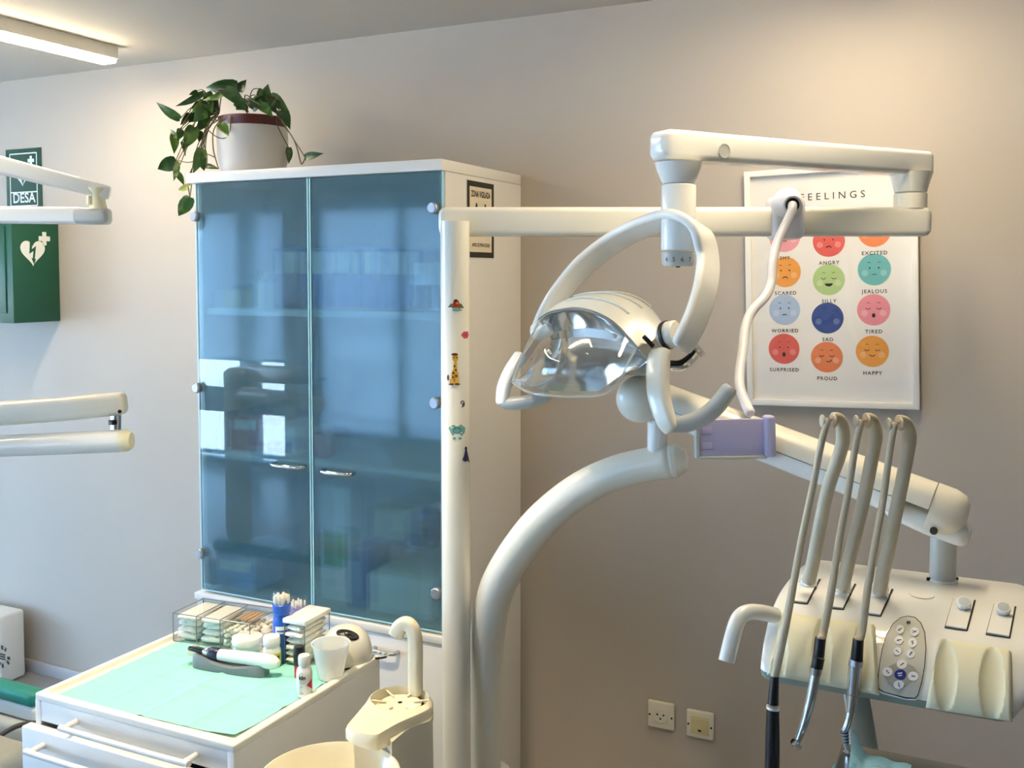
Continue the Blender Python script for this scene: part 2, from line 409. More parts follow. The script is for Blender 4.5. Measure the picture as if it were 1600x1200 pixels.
# ------------------------------------------------------------------ cabinet with blue glass doors
CXL, CXR, CF = -2.186, -1.313, 2.286
t = thing('display_cabinet', 'tall white cabinet with two blue satin glass doors against the back wall', 'cabinet', ((CXL + CXR) / 2, 2.53, 0))
mb = MB(); th = .018
box(mb, (CXL, CF + .018, .0), (CXL + th, YW - .002, 1.922)); box(mb, (CXR - th, CF + .018, .0), (CXR, YW - .002, 1.922))
box(mb, (CXL + th, YW - .012, .0), (CXR - th, YW - .002, 1.922)); box(mb, (CXL + th, CF + .018, .05), (CXR - th, YW - .012, .068))
obj('carcass', mb, m_white, t)
obj('top_board', box(MB(), (CXL - .012, CF - .004, 1.923), (CXR + .001, YW - .002, 1.953), .0015), m_white, t)
obj('ledge_board', box(MB(), (CXL - .004, CF - .008, .652), (CXR - .0006, YW - .014, .672), .0015), m_white, t)
for zt in (1.545, 1.105): obj('shelf', box(MB(), (CXL + th, CF + .045, zt - .02), (CXR - th, YW - .014, zt), .001), m_whitein, t)
mid = PY(484, 600, CF).x
for side, (a, b) in enumerate(((CXL + .016, mid - .0022), (mid + .0022, CXR + .002))):
    d = obj('glass_door', box(MB(), (a + .004, CF + .003, .684), (b - .004, CF + .009, 1.92), .0004, 1), m_glass, t)
    mb = MB()
    for lo, hi in (((a, CF + .003, .68), (a + .004, CF + .009, 1.921)), ((b - .004, CF + .003, .68), (b, CF + .009, 1.921)), ((a + .004, CF + .003, .68), (b - .004, CF + .009, .684))): box(mb, lo, hi)
    obj('polished_edge', mb, m_gedge, d)
    for px, py in (((305, 338), (308, 606), (313, 865)), ((677, 325), (680, 630), (682, 927)))[side]:
        q = PY(px, py, CF - .006); mb = MB()
        cyl(mb, (q.x, CF - .014, q.z), (q.x, CF + .003, q.z), .0155, n=24, bev=.0025); cyl(mb, (q.x, CF - .0155, q.z), (q.x, CF - .0139, q.z), .011, n=20)
        obj('hinge_cap', mb, m_alu, d)
    hx = ((420, 725), (472, 732), (497, 737), (550, 741)); A, B = hx[2 * side:2 * side + 2]
    A = PY(*A, CF - .02); B = PY(*B, CF - .02); zc = (A.z + B.z) / 2
    pts = [V((A.x + .008, CF + .003, zc)), V((A.x + .008, CF - .016, zc)), V((A.x + .03, CF - .026, zc)), V(((A.x + B.x) / 2, CF - .028, zc)), V((B.x - .03, CF - .026, zc)), V((B.x - .008, CF - .016, zc)), V((B.x - .008, CF + .003, zc))]
    obj('pull_handle', tube(MB(), pts, .0062, 10, 4), m_chrome, d)
for k, (a, b) in enumerate(((CXL, mid - .0015), (mid + .0015, CXR))):
    d = obj('lower_door', box(MB(), (a + .001, CF - .001, .055), (b - .001, CF + .017, .648), .0015), m_white, t)
    px = ((395, 447), (581, 616))[k]; q0 = PY(px[0], 1006, CF - .02); q1 = PY(px[1], 1012, CF - .02); zc = .607
    pts = [V((q0.x, CF, zc)), V((q0.x, CF - .02, zc)), V((q0.x + .02, CF - .026, zc)), V((q1.x - .02, CF - .026, zc)), V((q1.x, CF - .02, zc)), V((q1.x, CF, zc))]
    obj('pull_handle', tube(MB(), pts, .0055, 10, 4), m_alu, d)
# notice on the cabinet side
def side(px, py): return PX(px, py, CXR)
a, b, c, e = side(728, 279), side(771, 284), side(771, 405), side(728, 403)
y0, y1 = a.y, b.y; z1, z0 = a.z, c.z
sg = thing('notice_sign', 'small beige surveillance notice with black border on the cabinet side', 'sign', (CXR + .002, (y0 + y1) / 2, (z0 + z1) / 2))
obj('plate', box(MB(), (CXR, y0, z0), (CXR + .002, y1, z1), .0006), m_signw, sg)
W, H = y1 - y0, z1 - z0; o = V((CXR + .0022, (y0 + y1) / 2, (z0 + z1) / 2))
obj('black_border', flat(MB(), [(-W / 2 + .002, -H / 2 + .003), (W / 2 - .002, -H / 2 + .003), (W / 2 - .002, H / 2 - .003), (-W / 2 + .002, H / 2 - .003)], o, Y, Z), m_signblack, sg)
mb = MB(); flat(mb, rect(W * .8, H * .83, 0, 0), o, Y, Z, X * .0003); obj('beige_panel', mb, m_beigesign, sg)
mb = MB(); text(mb, 'ZONA VIGILADA', W * .09, o, Y, Z * 1.55, X * .0006 + Z * H * .29, bold=.0006)
obj('heading', mb, m_signblack, sg); mb = MB()
text(mb, 'AVISO DE PRIVACIDAD', W * .062, o, Y, Z * 1.3, X * .0006 - Z * H * .345, bold=.0003)
obj('small_print', mb, m_signblack, sg)
mb = MB()
for s in (-.16, .16):
    flat(mb, [(s * W - W * .085, H * .05), (s * W + W * .085, H * .05), (s * W + W * .02, H * .21), (s * W - W * .02, H * .21)], o, Y, Z, X * .0006)
flat(mb, rect(W * .5, H * .12, 0, -H * .02), o, Y, Z, X * .0007)
obj('camera_symbol', mb, m_signblack, sg)
# things behind the glass
def item(name, label, cat, build, group=None, mats=None):
    mb = MB(); build(mb); o = obj(name, mb, mats, loc=mb.v[0]); return tag(o, label, cat, group)
def col(name, rgb, r=.5): return mat(name, rgb, r)
S1, S2, S0 = 1.545, 1.105, .68
m_c = {k: col('packaging_' + k, v) for k, v in dict(white=(236, 236, 232), blue=(66, 96, 170), navy=(30, 44, 90), red=(200, 40, 44), green=(76, 150, 60), yellow=(222, 206, 96), beige=(206, 186, 160), grey=(150, 156, 160), sky=(140, 170, 214), black=(30, 32, 36), pink=(214, 120, 140)).items()}
def carton(name, label, px0, px1, pyt, zb, y, dep, mk, cat='box', group=None, labelstrip=None):
    a = PY(px0, pyt, y); b = PY(px1, pyt, y); a.x = max(a.x, CXL + .021); b.x = min(b.x, CXR - .021); c = thing(name, label, cat, ((a.x + b.x) / 2, y + dep / 2, zb), group)
    obj('carton_body', box(MB(), (a.x, y, zb + .0005), (b.x, y + dep, a.z), .002), m_c[mk], c)
    if labelstrip:
        w_ = (b.x - a.x); zc = zb + (a.z - zb) * labelstrip[0]; hh = (a.z - zb) * labelstrip[1]
        obj('printed_label', box(MB(), (a.x + w_ * .12, y - .001, zc - hh / 2), (b.x - w_ * .12, y + .0005, zc + hh / 2)), m_c[labelstrip[2]], c)
    return c
for k, (p, q) in enumerate(((440, 478), (481, 519), (523, 562), (566, 601), (605, 640))):
    carton('supply_box', ('leftmost blue supply box with a white label on the upper cabinet shelf', 'second blue supply box from the left on the upper cabinet shelf', 'middle blue supply box of the row on the upper cabinet shelf', 'fourth blue supply box from the left on the upper cabinet shelf', 'rightmost blue supply box of the row on the upper cabinet shelf')[k],
           p, q, 388, S1, CF + .14, .16, 'blue', group='blue boxes on the upper shelf', labelstrip=(.76, .36, 'white'))
carton('glove_box', 'white box at the right end of the upper cabinet shelf', 646, 678, 412, S1, CF + .12, .14, 'white', labelstrip=(.3, .5, 'navy'))
carton('tissue_box', 'small yellow box at the left end of the upper cabinet shelf', 346, 376, 452, S1, CF + .10, .10, 'yellow')
def bottle_at(name, label, px, py, zb, y, r, h, mk, capmk):
    q = PY(px, py, y); c = thing(name, label, 'bottle', (q.x, y, zb))
    obj('body', lathe(MB(), [(r * .9, .001), (r, .006), (r, h * .68), (r * .5, h * .8), (r * .45, h * .86)], at((q.x, y, zb)), 18), m_c[mk], c)
    obj('cap', lathe(MB(), [(r * .5, h * .82), (r * .5, h), (r * .4, h * 1.01)], at((q.x, y, zb)), 16), m_c[capmk], c); return c
bottle_at('spray_bottle', 'tall white bottle on the upper shelf inside the left glass door', 417, 470, S1, CF + .08, .026, .115, 'white', 'white')
bottle_at('small_bottle', 'short pale bottle beside the yellow box on the upper cabinet shelf', 390, 470, S1, CF + .16, .022, .09, 'grey', 'white')
carton('storage_box', 'bright red box on the lower cabinet shelf behind the left door', 362, 405, 652, S2, CF + .09, .12, 'red', labelstrip=(.82, .3, 'white'))
carton('storage_box', 'dark blue box beside the red box on the lower cabinet shelf', 326, 358, 640, S2, CF + .12, .12, 'navy')
carton('storage_box', 'white box right of the red box on the lower cabinet shelf', 412, 462, 664, S2, CF + .11, .14, 'white', labelstrip=(.2, .5, 'blue'))
bottle_at('pink_bottle', 'pink bottle near the door seam on the lower cabinet shelf', 508, 690, S2, CF + .12, .03, .10, 'pink', 'white')
carton('paper_stack', 'stack of white and pale blue paper packs at the cabinet floor, left side', 326, 400, 862, S0, CF + .06, .22, 'sky', labelstrip=(.7, .3, 'white'))
carton('tall_carton', 'tall grey-white carton with a green base behind the right glass door', 500, 548, 755, S0, CF + .10, .14, 'white', labelstrip=(.45, .3, 'green'))
carton('binder', 'dark blue binder standing low behind the right glass door', 549, 576, 852, S0, CF + .08, .2, 'blue')
carton('big_carton', 'large white carton at the right end of the cabinet floor', 578, 676, 893, S0, CF + .07, .24, 'white')
carton('beige_pouch', 'beige packet lying on the large white carton in the cabinet', 585, 640, 790, .87, CF + .15, .12, 'beige', 'packet')
carton('black_case', 'black case on the large white carton at the right of the cabinet', 642, 678, 800, .87, CF + .12, .16, 'navy', 'case')

# ------------------------------------------------------------------ pothos on top of the cabinet
PYD = 2.53
pc = V((PY(395, 230, PYD).x, PYD, 1.953)); pr = 54.5 * (PY(395, 220, PYD) - EYEP).dot(FW) / F
t = thing('potted_pothos', 'trailing green pothos in a white pot on top of the blue-glass cabinet', 'plant', pc)
ztop = PY(395, 190, PYD - pr).z - 1.953
obj('outer_pot', lathe(MB(), [(pr * .80, 0), (pr * .86, .006), (pr * .97, ztop * .35), (pr, ztop * .75), (pr * .985, ztop), (pr * .95, ztop), (pr * .93, ztop * .6)], at(pc), 40), m_potw, t)
zr = PY(395, 174, PYD - pr).z - 1.953
ip = obj('inner_pot', lathe(MB(), [(pr * .8, .03), (pr * .925, ztop * .98), (pr * .95, ztop + .002), (pr * .955, zr), (pr * .9, zr), (pr * .88, ztop * .9), (pr * .8, ztop * .85)], at(pc), 40), m_potred, t)
obj('soil', lathe(MB(), [(pr * .86, ztop * .9), (pr * .5, ztop * .96), (0.001, ztop * .98)], at(pc), 20), m_soil, t)
def leaf(bx, by, tx, ty, hw, y0, y1, mk, tilt=0., curl=.15):
    b = PY(230 + bx / 4.617, 90 + by / 4.617, y0); q = PY(230 + tx / 4.617, 90 + ty / 4.617, y1)
    ax = q - b; L = ax.length; t_ = ax / L; view = (EYEP - b).normalized()
    s = t_.cross(view).normalized(); n = s.cross(t_)
    s2 = s * math.cos(tilt) + n * math.sin(tilt); n2 = s2.cross(t_)
    if n2.dot(view) < 0: n2 = -n2
    hw_ = hw / 4.617 / F * 2.85
    prof = ((0, .0), (.03, .52), (.12, .84), (.28, 1.0), (.48, .9), (.66, .66), (.82, .36), (.93, .13), (1, 0))
    rows = []
    for k, (tt, ww) in enumerate(prof):
        c = b + ax * tt + n2 * (curl * L * (math.sin(tt * PI) * .5 - tt * tt * .35))
        r = []
        for e in (-1, -.5, 0, .5, 1):
            back = -.07 * L if (k in (1, 2) and abs(e) == 1) else 0
            r.append(c + s2 * (e * ww * hw_) + n2 * (abs(e) * ww * hw_ * .28) + t_ * back)
        rows.append(r)
    return obj('leaf', grid(MB(), rows), m_leaf[mk], t, angle=180), b
LV = [(655, 195, 415, 222, 62, 2.46, 2.44, 0, .25), (405, 250, 200, 358, 30, 2.44, 2.42, 0, .4), (238, 440, 60, 322, 40, 2.46, 2.42, 0, .3), (665, 245, 715, 158, 42, 2.5, 2.5, 0, .5),
      (560, 232, 732, 388, 55, 2.42, 2.40, 0, .3), (548, 258, 405, 308, 26, 2.42, 2.40, 2, .4), (845, 335, 872, 188, 50, 2.5, 2.5, 1, .2), (850, 300, 745, 350, 42, 2.44, 2.42, 0, .2),
      (880, 290, 1022, 385, 58, 2.5, 2.48, 1, .2), (955, 385, 1032, 510, 52, 2.48, 2.44, 0, .4), (815, 340, 908, 428, 42, 2.40, 2.40, 1, .3), (440, 330, 330, 470, 62, 2.42, 2.40, 1, .2),
      (400, 310, 320, 400, 34, 2.44, 2.42, 2, .4), (430, 330, 470, 400, 42, 2.42, 2.40, 1, .3), (300, 400, 238, 492, 28, 2.46, 2.46, 0, .4), (335, 500, 268, 660, 58, 2.42, 2.40, 1, .15),
      (190, 560, 196, 694, 40, 2.46, 2.44, 2, .3), (208, 560, 162, 518, 20, 2.46, 2.46, 0, .3), (380, 530, 375, 614, 26, 2.44, 2.44, 0, .3), (248, 610, 278, 714, 18, 2.46, 2.46, 1, .5),
      (392, 660, 334, 836, 48, 2.40, 2.38, 1, .2), (208, 738, 72, 808, 62, 2.44, 2.42, 0, .2), (215, 752, 192, 894, 28, 2.42, 2.42, 2, .3), (215, 832, 268, 922, 28, 2.44, 2.44, 0, .3),
      (306, 920, 218, 962, 26, 2.42, 2.42, 3, .2), (308, 1005, 224, 1148, 56, 2.40, 2.40, 1, .1), (420, 782, 518, 802, 24, 2.46, 2.46, 0, .3), (390, 740, 412, 818, 34, 2.44, 2.44, 0, .2),
      (1020, 650, 1022, 768, 30, 2.55, 2.55, 0, .3), (1140, 722, 1268, 690, 32, 2.45, 2.45, 0, .2), (618, 296, 748, 322, 22, 2.5, 2.5, 0, .3), (758, 372, 832, 272, 42, 2.46, 2.46, 0, .3),
      (528, 480, 590, 566, 40, 2.40, 2.40, 2, .2), (240, 520, 220, 600, 34, 2.46, 2.44, 1, .3), (420, 400, 370, 520, 50, 2.44, 2.42, 0, .3), (300, 560, 330, 480, 34, 2.46, 2.46, 1, .2), (880, 340, 930, 400, 36, 2.46, 2.44, 0, .2), (760, 300, 850, 392, 44, 2.43, 2.41, 0, .3), (930, 300, 860, 400, 40, 2.44, 2.42, 0, .2), (480, 300, 420, 380, 44, 2.45, 2.43, 0, .3), (470, 260, 400, 300, 36, 2.45, 2.43, 1, .3), (350, 400, 300, 470, 40, 2.44, 2.42, 0, .3), (380, 330, 320, 370, 34, 2.46, 2.44, 0, .3), (420, 440, 345, 540, 38, 2.45, 2.43, 1, .3), (480, 330, 440, 430, 36, 2.43, 2.41, 0, .3), (640, 330, 700, 380, 30, 2.43, 2.42, 0, .3), (380, 700, 420, 790, 34, 2.44, 2.44, 0, .3), (830, 230, 790, 330, 34, 2.46, 2.45, 0, .2), (360, 240, 300, 270, 20, 2.46, 2.45, 0, .3), (700, 320, 640, 380, 36, 2.42, 2.42, 0, .3)]
for k, a in enumerate(LV):
    lf, b = leaf(*a)
    sx = 520 if a[0] < 640 else (720 if a[0] < 880 else 940)
    root = PY(230 + sx / 4.617, 90 + 400 / 4.617, PYD - .03); m1 = (root + b) / 2 + Z * (.03 if b.z > root.z - .06 else .015) + V((random.uniform(-.01, .01), -.02, 0))
    obj('stem', tube(MB(), [root, m1, b], .0016, 6, 5), m_stem, t)
def zp(x, y, yy): return PY(230 + x / 4.617, 90 + y / 4.617, yy)
for pts in ([(545, 430), (480, 520), (475, 640), (490, 720), (515, 800)], [(530, 440), (420, 520), (410, 620), (430, 700), (430, 800)], [(540, 450), (450, 460), (440, 520), (520, 580), (590, 560), (605, 420)], [(500, 420), (400, 600), (395, 700), (310, 755), (215, 740)], [(490, 720), (390, 700), (300, 860), (306, 1000)]):
    obj('vine', tube(MB(), [zp(x, y, 2.42) for x, y in pts], .0018, 6, 5), m_stem, t)
obj('vine', tube(MB(), [zp(990, 500, 2.47), zp(1045, 570, 2.46), zp(1080, 650, 2.45), zp(1105, 750, 2.44), zp(1120, 765, 2.44), zp(1140, 722, 2.45)], .002, 6, 5), m_stem, t)

# ------------------------------------------------------------------ wall things
# first aid sign
def heart_logo(mb_w, mb_d, o, u, v, s, n):
    flat(mb_w, heart(s), o, u, v, V(n) * .0006, 0); flat(mb_d, bolt(s, 0, -.02 * s), o, u, v, V(n) * .0012, 0)
a = PY(10, 234, YW); b = PY(67, 320, YW); x0, x1, z1, z0 = a.x, b.x, 2.155, 1.905
sg = thing('defibrillator_sign', 'green and white DESA sign with a heart, on the wall above the green box', 'sign', ((x0 + x1) / 2, YW, (z0 + z1) / 2))
obj('plate', box(MB(), (x0, YW - .004, z0), (x1, YW, z1), .001), m_green2, sg)
o = V(((x0 + x1) / 2, YW - .0042, (z0 + z1) / 2)); W, H = x1 - x0, z1 - z0; n = -Y
mbw = MB(); mbd = MB()
def ring(mb, w, h, cx, cy, tk, o, u, v, off):
    for r_ in (rect(w, tk, cx, cy + h / 2), rect(w, tk, cx, cy - h / 2), rect(tk, h, cx - w / 2, cy), rect(tk, h, cx + w / 2, cy)): flat(mb, r_, o, u, v, off)
ring(mbw, W * .76, H * .84, 0, 0, .005, o, X, Z, n * .0006)
flat(mbw, rect(W * .76, .005, 0, -H * .2), o, X, Z, n * .0006)
heart_logo(mbw, mbd, o + Z * H * .1 - X * W * .03, X, Z, W * .24, n)
flat(mbw, plus(W * .18, W * .22, H * .3), o, X, Z, n * .0006)
text(mbw, 'DESA', W * .27, o, X, Z, n * .0006 - Z * H * .365, bold=.001)
obj('white_print', mbw, m_signw, sg); obj('green_bolt', mbd, m_green2, sg)
# defibrillator cabinet
xw = -3.345; yf = PX(22, 503, xw).y
bx = thing('defibrillator_box', 'green defibrillator wall box with a white heart on its side', 'wall box', (xw - .19, YW, 1.462))
obj('housing', box(MB(), (xw - .38, yf, 1.462), (xw, YW, 1.868), .004), m_green, bx)
d = obj('door', box(MB(), (xw - .345, yf - .006, 1.5), (xw - .035, yf + .002, 1.835), .003), m_green, bx)
obj('window_label', box(MB(), (xw - .30, yf - .0075, 1.66), (xw - .075, yf - .0055, 1.77), .001), m_signw, d)
obj('warning_label', box(MB(), (xw - .30, yf - .0075, 1.53), (xw - .075, yf - .0055, 1.64), .001), mat('label_brick', (190, 120, 90), .5), d)
mbw = MB(); mbd = MB(); q = PX(51, 393, xw); o = V((xw + .0005, q.y, q.z))
heart_logo(mbw, mbd, o, Y, Z, .055, X); q2 = PX(69, 373, xw); flat(mbw, plus(.052, q2.y - q.y, q2.z - q.z), o, Y, Z, X * .0006)
obj('white_print', mbw, m_signw, bx); obj('green_bolt', mbd, m_green, bx)
# poster
pt = thing('feelings_poster', 'white framed FEELINGS poster with twelve coloured faces on the back wall', 'poster', (-.388, YW, 1.62))
rot = math.radians(1.6); pu = V((math.cos(rot), 0, math.sin(rot))); pv = V((-math.sin(rot), 0, math.cos(rot))); pn = -Y
cA, cB = PY(1168, 632, YW - .02), PY(1437, 641, YW - .02); cT = PY(1162, 268, YW - .02)
PW = (cB - cA).length; PH = (cT - cA).length; po = (cA + cB) / 2 + pv * PH / 2; po.y = YW
def pbox(mb, x0, y0, x1, y1, d0, d1, bev=.001): return box(mb, (x0, y0, d0), (x1, y1, d1), bev, 2, frame(po, pu, pv, pn))
mb = MB(); fwid = .016
pbox(mb, -PW / 2, -PH / 2, -PW / 2 + fwid, PH / 2, .0, .022); pbox(mb, PW / 2 - fwid, -PH / 2, PW / 2, PH / 2, .0, .022)
pbox(mb, -PW / 2 + fwid, PH / 2 - fwid, PW / 2 - fwid, PH / 2, .0, .022); pbox(mb, -PW / 2 + fwid, -PH / 2, PW / 2 - fwid, -PH / 2 + fwid, .0, .022)
obj('frame', mb, m_frame, pt)
sh = obj('printed_sheet', pbox(MB(), -PW / 2 + .01, -PH / 2 + .01, PW / 2 - .01, PH / 2 - .01, .002, .008, 0), m_paper, pt)
obj('glazing', pbox(MB(), -PW / 2 + .012, -PH / 2 + .012, PW / 2 - .012, PH / 2 - .012, .0125, .0145, 0), m_poster_pane, pt)
pof = po + pn * .0083
def pl(px, py): q = PY(px, py, YW - .008) - pof; return q.dot(pu), q.dot(pv)
def arc(mb, cx, cy, r, a0, a1, w, mi=1, n=8):
    out = []; inn = []
    for k in range(n + 1):
        q = a0 + (a1 - a0) * k / n; out.append((cx + (r + w) * math.cos(q), cy + (r + w) * math.sin(q))); inn.append((cx + (r - w) * math.cos(q), cy + (r - w) * math.sin(q)))
    flat(mb, out + inn[::-1], pof, pu, pv, pn * .0009, mi)
FACES = [(1226, 370, 'SHY', (236, 160, 170), 'smile', 'open'), (1295, 377, 'ANGRY', (226, 96, 88), 'frown', 'open'), (1366, 361, 'EXCITED', (240, 140, 84), 'smile', 'open'),
         (1227, 425, 'SCARED', (242, 166, 76), 'frown', 'worry'), (1295, 437, 'SILLY', (182, 210, 142), 'grin', 'closed'), (1366, 421, 'JEALOUS', (112, 188, 190), 'flat', 'worry'),
         (1226, 484, 'WORRIED', (178, 200, 230), 'flat', 'worry'), (1293, 497, 'SAD', (50, 76, 146), None, None), (1365, 484, 'TIRED', (236, 148, 160), 'o', 'closed'),
         (1225, 545, 'SURPRISED', (222, 96, 84), 'o', 'worry'), (1292, 558, 'PROUD', (232, 134, 84), 'smirk', 'closed'), (1363, 549, 'HAPPY', (238, 164, 70), 'smile', 'closed')]
R = .0415
for px, py, cap, rgb, mouth, eyes in FACES:
    cx, cy = pl(px, py)
    mf = mat('print_' + cap.lower(), rgb, .6, var=.05, scale=40)
    lt = tuple(min(255, int(c + (255 - c) * .28)) for c in rgb); mch = mat('cheek_' + cap.lower(), lt, .6)
    mb = MB(); flat(mb, circle(R, 32, cx, cy), pof, pu, pv, pn * .0002, 0)
    for s in (-1, 1): flat(mb, circle(R * .2, 14, cx + s * R * .56, cy - R * .22), pof, pu, pv, pn * .0005, 2)
    if eyes in ('open', 'worry'):
        for s in (-1, 1): flat(mb, circle(R * .055, 8, cx + s * R * .27, cy + R * .1), pof, pu, pv, pn * .0009, 1)
    if eyes == 'closed':
        for s in (-1, 1): arc(mb, cx + s * R * .32, cy + R * .2, R * .16, PI * 1.15, PI * 1.85, R * .02)
    if eyes == 'worry' or eyes == 'closed':
        for s in (-1, 1): arc(mb, cx + s * R * .32, cy + R * .28, R * .18, PI * (.3 if s < 0 else .35), PI * (.65 if s < 0 else .7), R * .015)
    if mouth == 'smile': arc(mb, cx, cy - R * .12, R * .18, PI * 1.15, PI * 1.85, R * .025)
    if mouth == 'smirk': arc(mb, cx + R * .1, cy - R * .1, R * .2, PI * 1.3, PI * 1.9, R * .03)
    if mouth == 'frown': arc(mb, cx, cy - R * .5, R * .18, PI * .15, PI * .85, R * .03)
    if mouth == 'flat': arc(mb, cx, cy - R * .55, R * .25, PI * .3, PI * .7, R * .02)
    if mouth == 'o': flat(mb, circle(R * .1, 12, cx, cy - R * .36, R * .14), pof, pu, pv, pn * .0009, 1)
    if mouth == 'grin': flat(mb, [(cx + R * .25 * math.cos(q), cy - R * .24 + R * .2 * math.sin(q)) for q in [PI + PI * k / 10 for k in range(11)]], pof, pu, pv, pn * .0009, 1)
    obj('printed_face', mb, [mf, m_ink, mch], sh)
    mb = MB(); text(mb, cap, .0135, pof + pu * cx + pv * (cy - R - .0205), pu, pv, pn * .0003, space=1.25, bold=.0002); obj('caption', mb, m_ink, sh)
mb = MB(); c0 = pl(1300, 311); text(mb, 'FEELINGS', .0265, pof + pu * c0[0] + pv * c0[1], pu, pv, pn * .0003, space=1.62); obj('title', mb, m_ink, sh)
# sockets
def socket(px, py, label, kind):
    q = PY(px, py, YW - .006); s = .0405
    o = thing('wall_socket', label, 'socket', (q.x, YW, q.z), 'sockets on the back wall')
    obj('cover_plate', box(MB(), (q.x - s, YW - .011, q.z - s), (q.x + s, YW, q.z + s), .005, 3), m_socket, o)
    c = V((q.x, YW - .011, q.z))
    for sx in (-1, 1): obj('screw', flat(MB(), circle(.0032, 10, sx * .0335, -.002), c, X, Z, -Y * .0004), m_hole, o)
    if kind == 0:
        ins = obj('insert', box(MB(), (q.x - .0245, YW - .0125, q.z - .0245), (q.x + .0245, YW - .0105, q.z + .0245), .0008), m_socket, o)
        mb = MB(); lathe(mb, [(.0205, 0), (.0205, .0012), (.0185, .0012), (.0175, -.0006), (.0005, -.0006)], frame(c - Y * .0016, X, Z, -Y), 28); obj('round_recess', mb, m_socket, ins)
        mb = MB()
        for x_, z_ in ((-.0095, .003), (.0095, .003), (0, -.009)): flat(mb, circle(.0031, 12, x_, z_), c, X, Z, -Y * .0025)
        obj('contact_hole', mb, m_hole, ins)
    else:
        ins = obj('insert', box(MB(), (q.x - .026, YW - .0135, q.z - .027), (q.x + .026, YW - .0105, q.z + .025), .001), m_socket2, o)
        mb = box(MB(), (q.x - .021, YW - .0145, q.z + .014), (q.x + .021, YW - .013, q.z + .019), .0005); obj('ridge', mb, m_socket2, ins)
        mb = flat(MB(), [(-.006, -.012), (.006, -.013), (.005, -.017), (0, -.0195), (-.004, -.016)], c, X, Z, -Y * .003); obj('jack_hole', mb, m_hole, ins)
socket(1033, 1117, 'round-hole power socket on the wall, left of the pair low on the wall', 0)
socket(1094, 1132, 'telephone socket with a yellowed square insert, right of the pair low on the wall', 1)

# ------------------------------------------------------------------ drawer cart
KX0, KX1, KY0, KY1, KZ = -1.693, -1.185, 1.322, 1.785, .82
t = thing('drawer_cart', 'white drawer cart with tubular handles in front of the cabinet', 'cart', ((KX0 + KX1) / 2, (KY0 + KY1) / 2, 0))
mb = MB(); box(mb, (KX0, KY0 + .0, .06), (KX0 + .016, KY1, KZ - .0127), .002); box(mb, (KX1 - .016, KY0, .06), (KX1, KY1, KZ - .0127), .002); box(mb, (KX0 + .016, KY1 - .016, .06), (KX1 - .016, KY1, KZ - .0127), .002)
box(mb, (KX0 + .016, KY0 + .03, .06), (KX1 - .016, KY1 - .016, .08), .002)
obj('body', mb, m_white, t)
rim = .02
bm = bmesh.new(); bmesh.ops.create_cube(bm, size=1)
for v in bm.verts: v.co = V(((KX0 + KX1) / 2 + v.co.x * (KX1 - KX0), (KY0 + KY1) / 2 + v.co.y * (KY1 - KY0), KZ - .00625 + v.co.z * .0125))
bmesh.ops.bevel(bm, geom=[e_ for e_ in bm.edges if max(v.co.z for v in e_.verts) > KZ - .001 or abs(e_.verts[0].co.z - e_.verts[1].co.z) > .01], offset=.0035, segments=3, affect='EDGES', profile=.5)
ft = max(bm.faces, key=lambda f_: f_.normal.z * f_.calc_area())
bmesh.ops.inset_region(bm, faces=[ft], thickness=rim - .004); bmesh.ops.inset_region(bm, faces=[ft], thickness=.002)
for v in ft.verts: v.co.z -= .0092
mb = MB(); from_bm(mb, bm)
tp = obj('tray_top', mb, mat('tray_top_white', (244, 240, 226), .35, coat=.1), t)
mb = MB()
for k in range(3):
    q = PZ(592 + k * 7, 1020 + k * 1.5, KZ); box(mb, (q.x - .0025, q.y - .008, KZ - .001), (q.x + .0025, q.y + .008, KZ + .0004), 0)
obj('vent_slot', mb, m_grey_arm, tp)
def handle_bar(A, B, yb, out, r=.0058):
    return tube(MB(), [V((A.x, yb, A.z)), V((A.x, yb - out * .55, A.z)), V((A.x + .002, yb - out * .85, A.z - .0005)), V((A.x + .012, yb - out, A.z - .001)), V((B.x - .012, yb - out, B.z - .001)), V((B.x - .002, yb - out * .85, B.z - .0005)), V((B.x, yb - out * .55, B.z)), V((B.x, yb, B.z))], r, 10, 4)
zs = [(.765, KZ - .0135, KY0 + .002, KX0 + .007, KX1 - .006), (.545, .76, KY0 - .022, KX0 - .012, KX1 + .0), (.31, .541, KY0 - .022, KX0 - .012, KX1), (.07, .306, KY0 - .022, KX0 - .012, KX1)]
for i, (za, zb, yf, xa, xb) in enumerate(zs):
    d = obj('drawer', box(MB(), (xa, yf - .001, za), (xb, yf + .022, zb), .003), m_white, t)
    if i == 0: A = PY(107, 1124, yf - .02); B = PY(295, 1172, yf - .02); A = V((A.x, yf, .784)); B = V((B.x, yf, .784))
    else: A = V((-1.642, yf, zb - .026)); B = V((-1.30, yf, zb - .026))
    obj('handle', handle_bar(A, B, yf + .001, .034), m_white, d)
for sx in (KX0 + .05, KX1 - .05):
    for sy in (KY0 + .06, KY1 - .06):
        c = obj('caster', cyl(MB(), (sx - .01, sy, .026), (sx + .01, sy, .026), .025, n=20, bev=.003), m_dark, t)
        obj('fork', box(MB(), (sx - .013, sy - .012, .03), (sx + .013, sy + .012, .062), .003), m_alu, c)
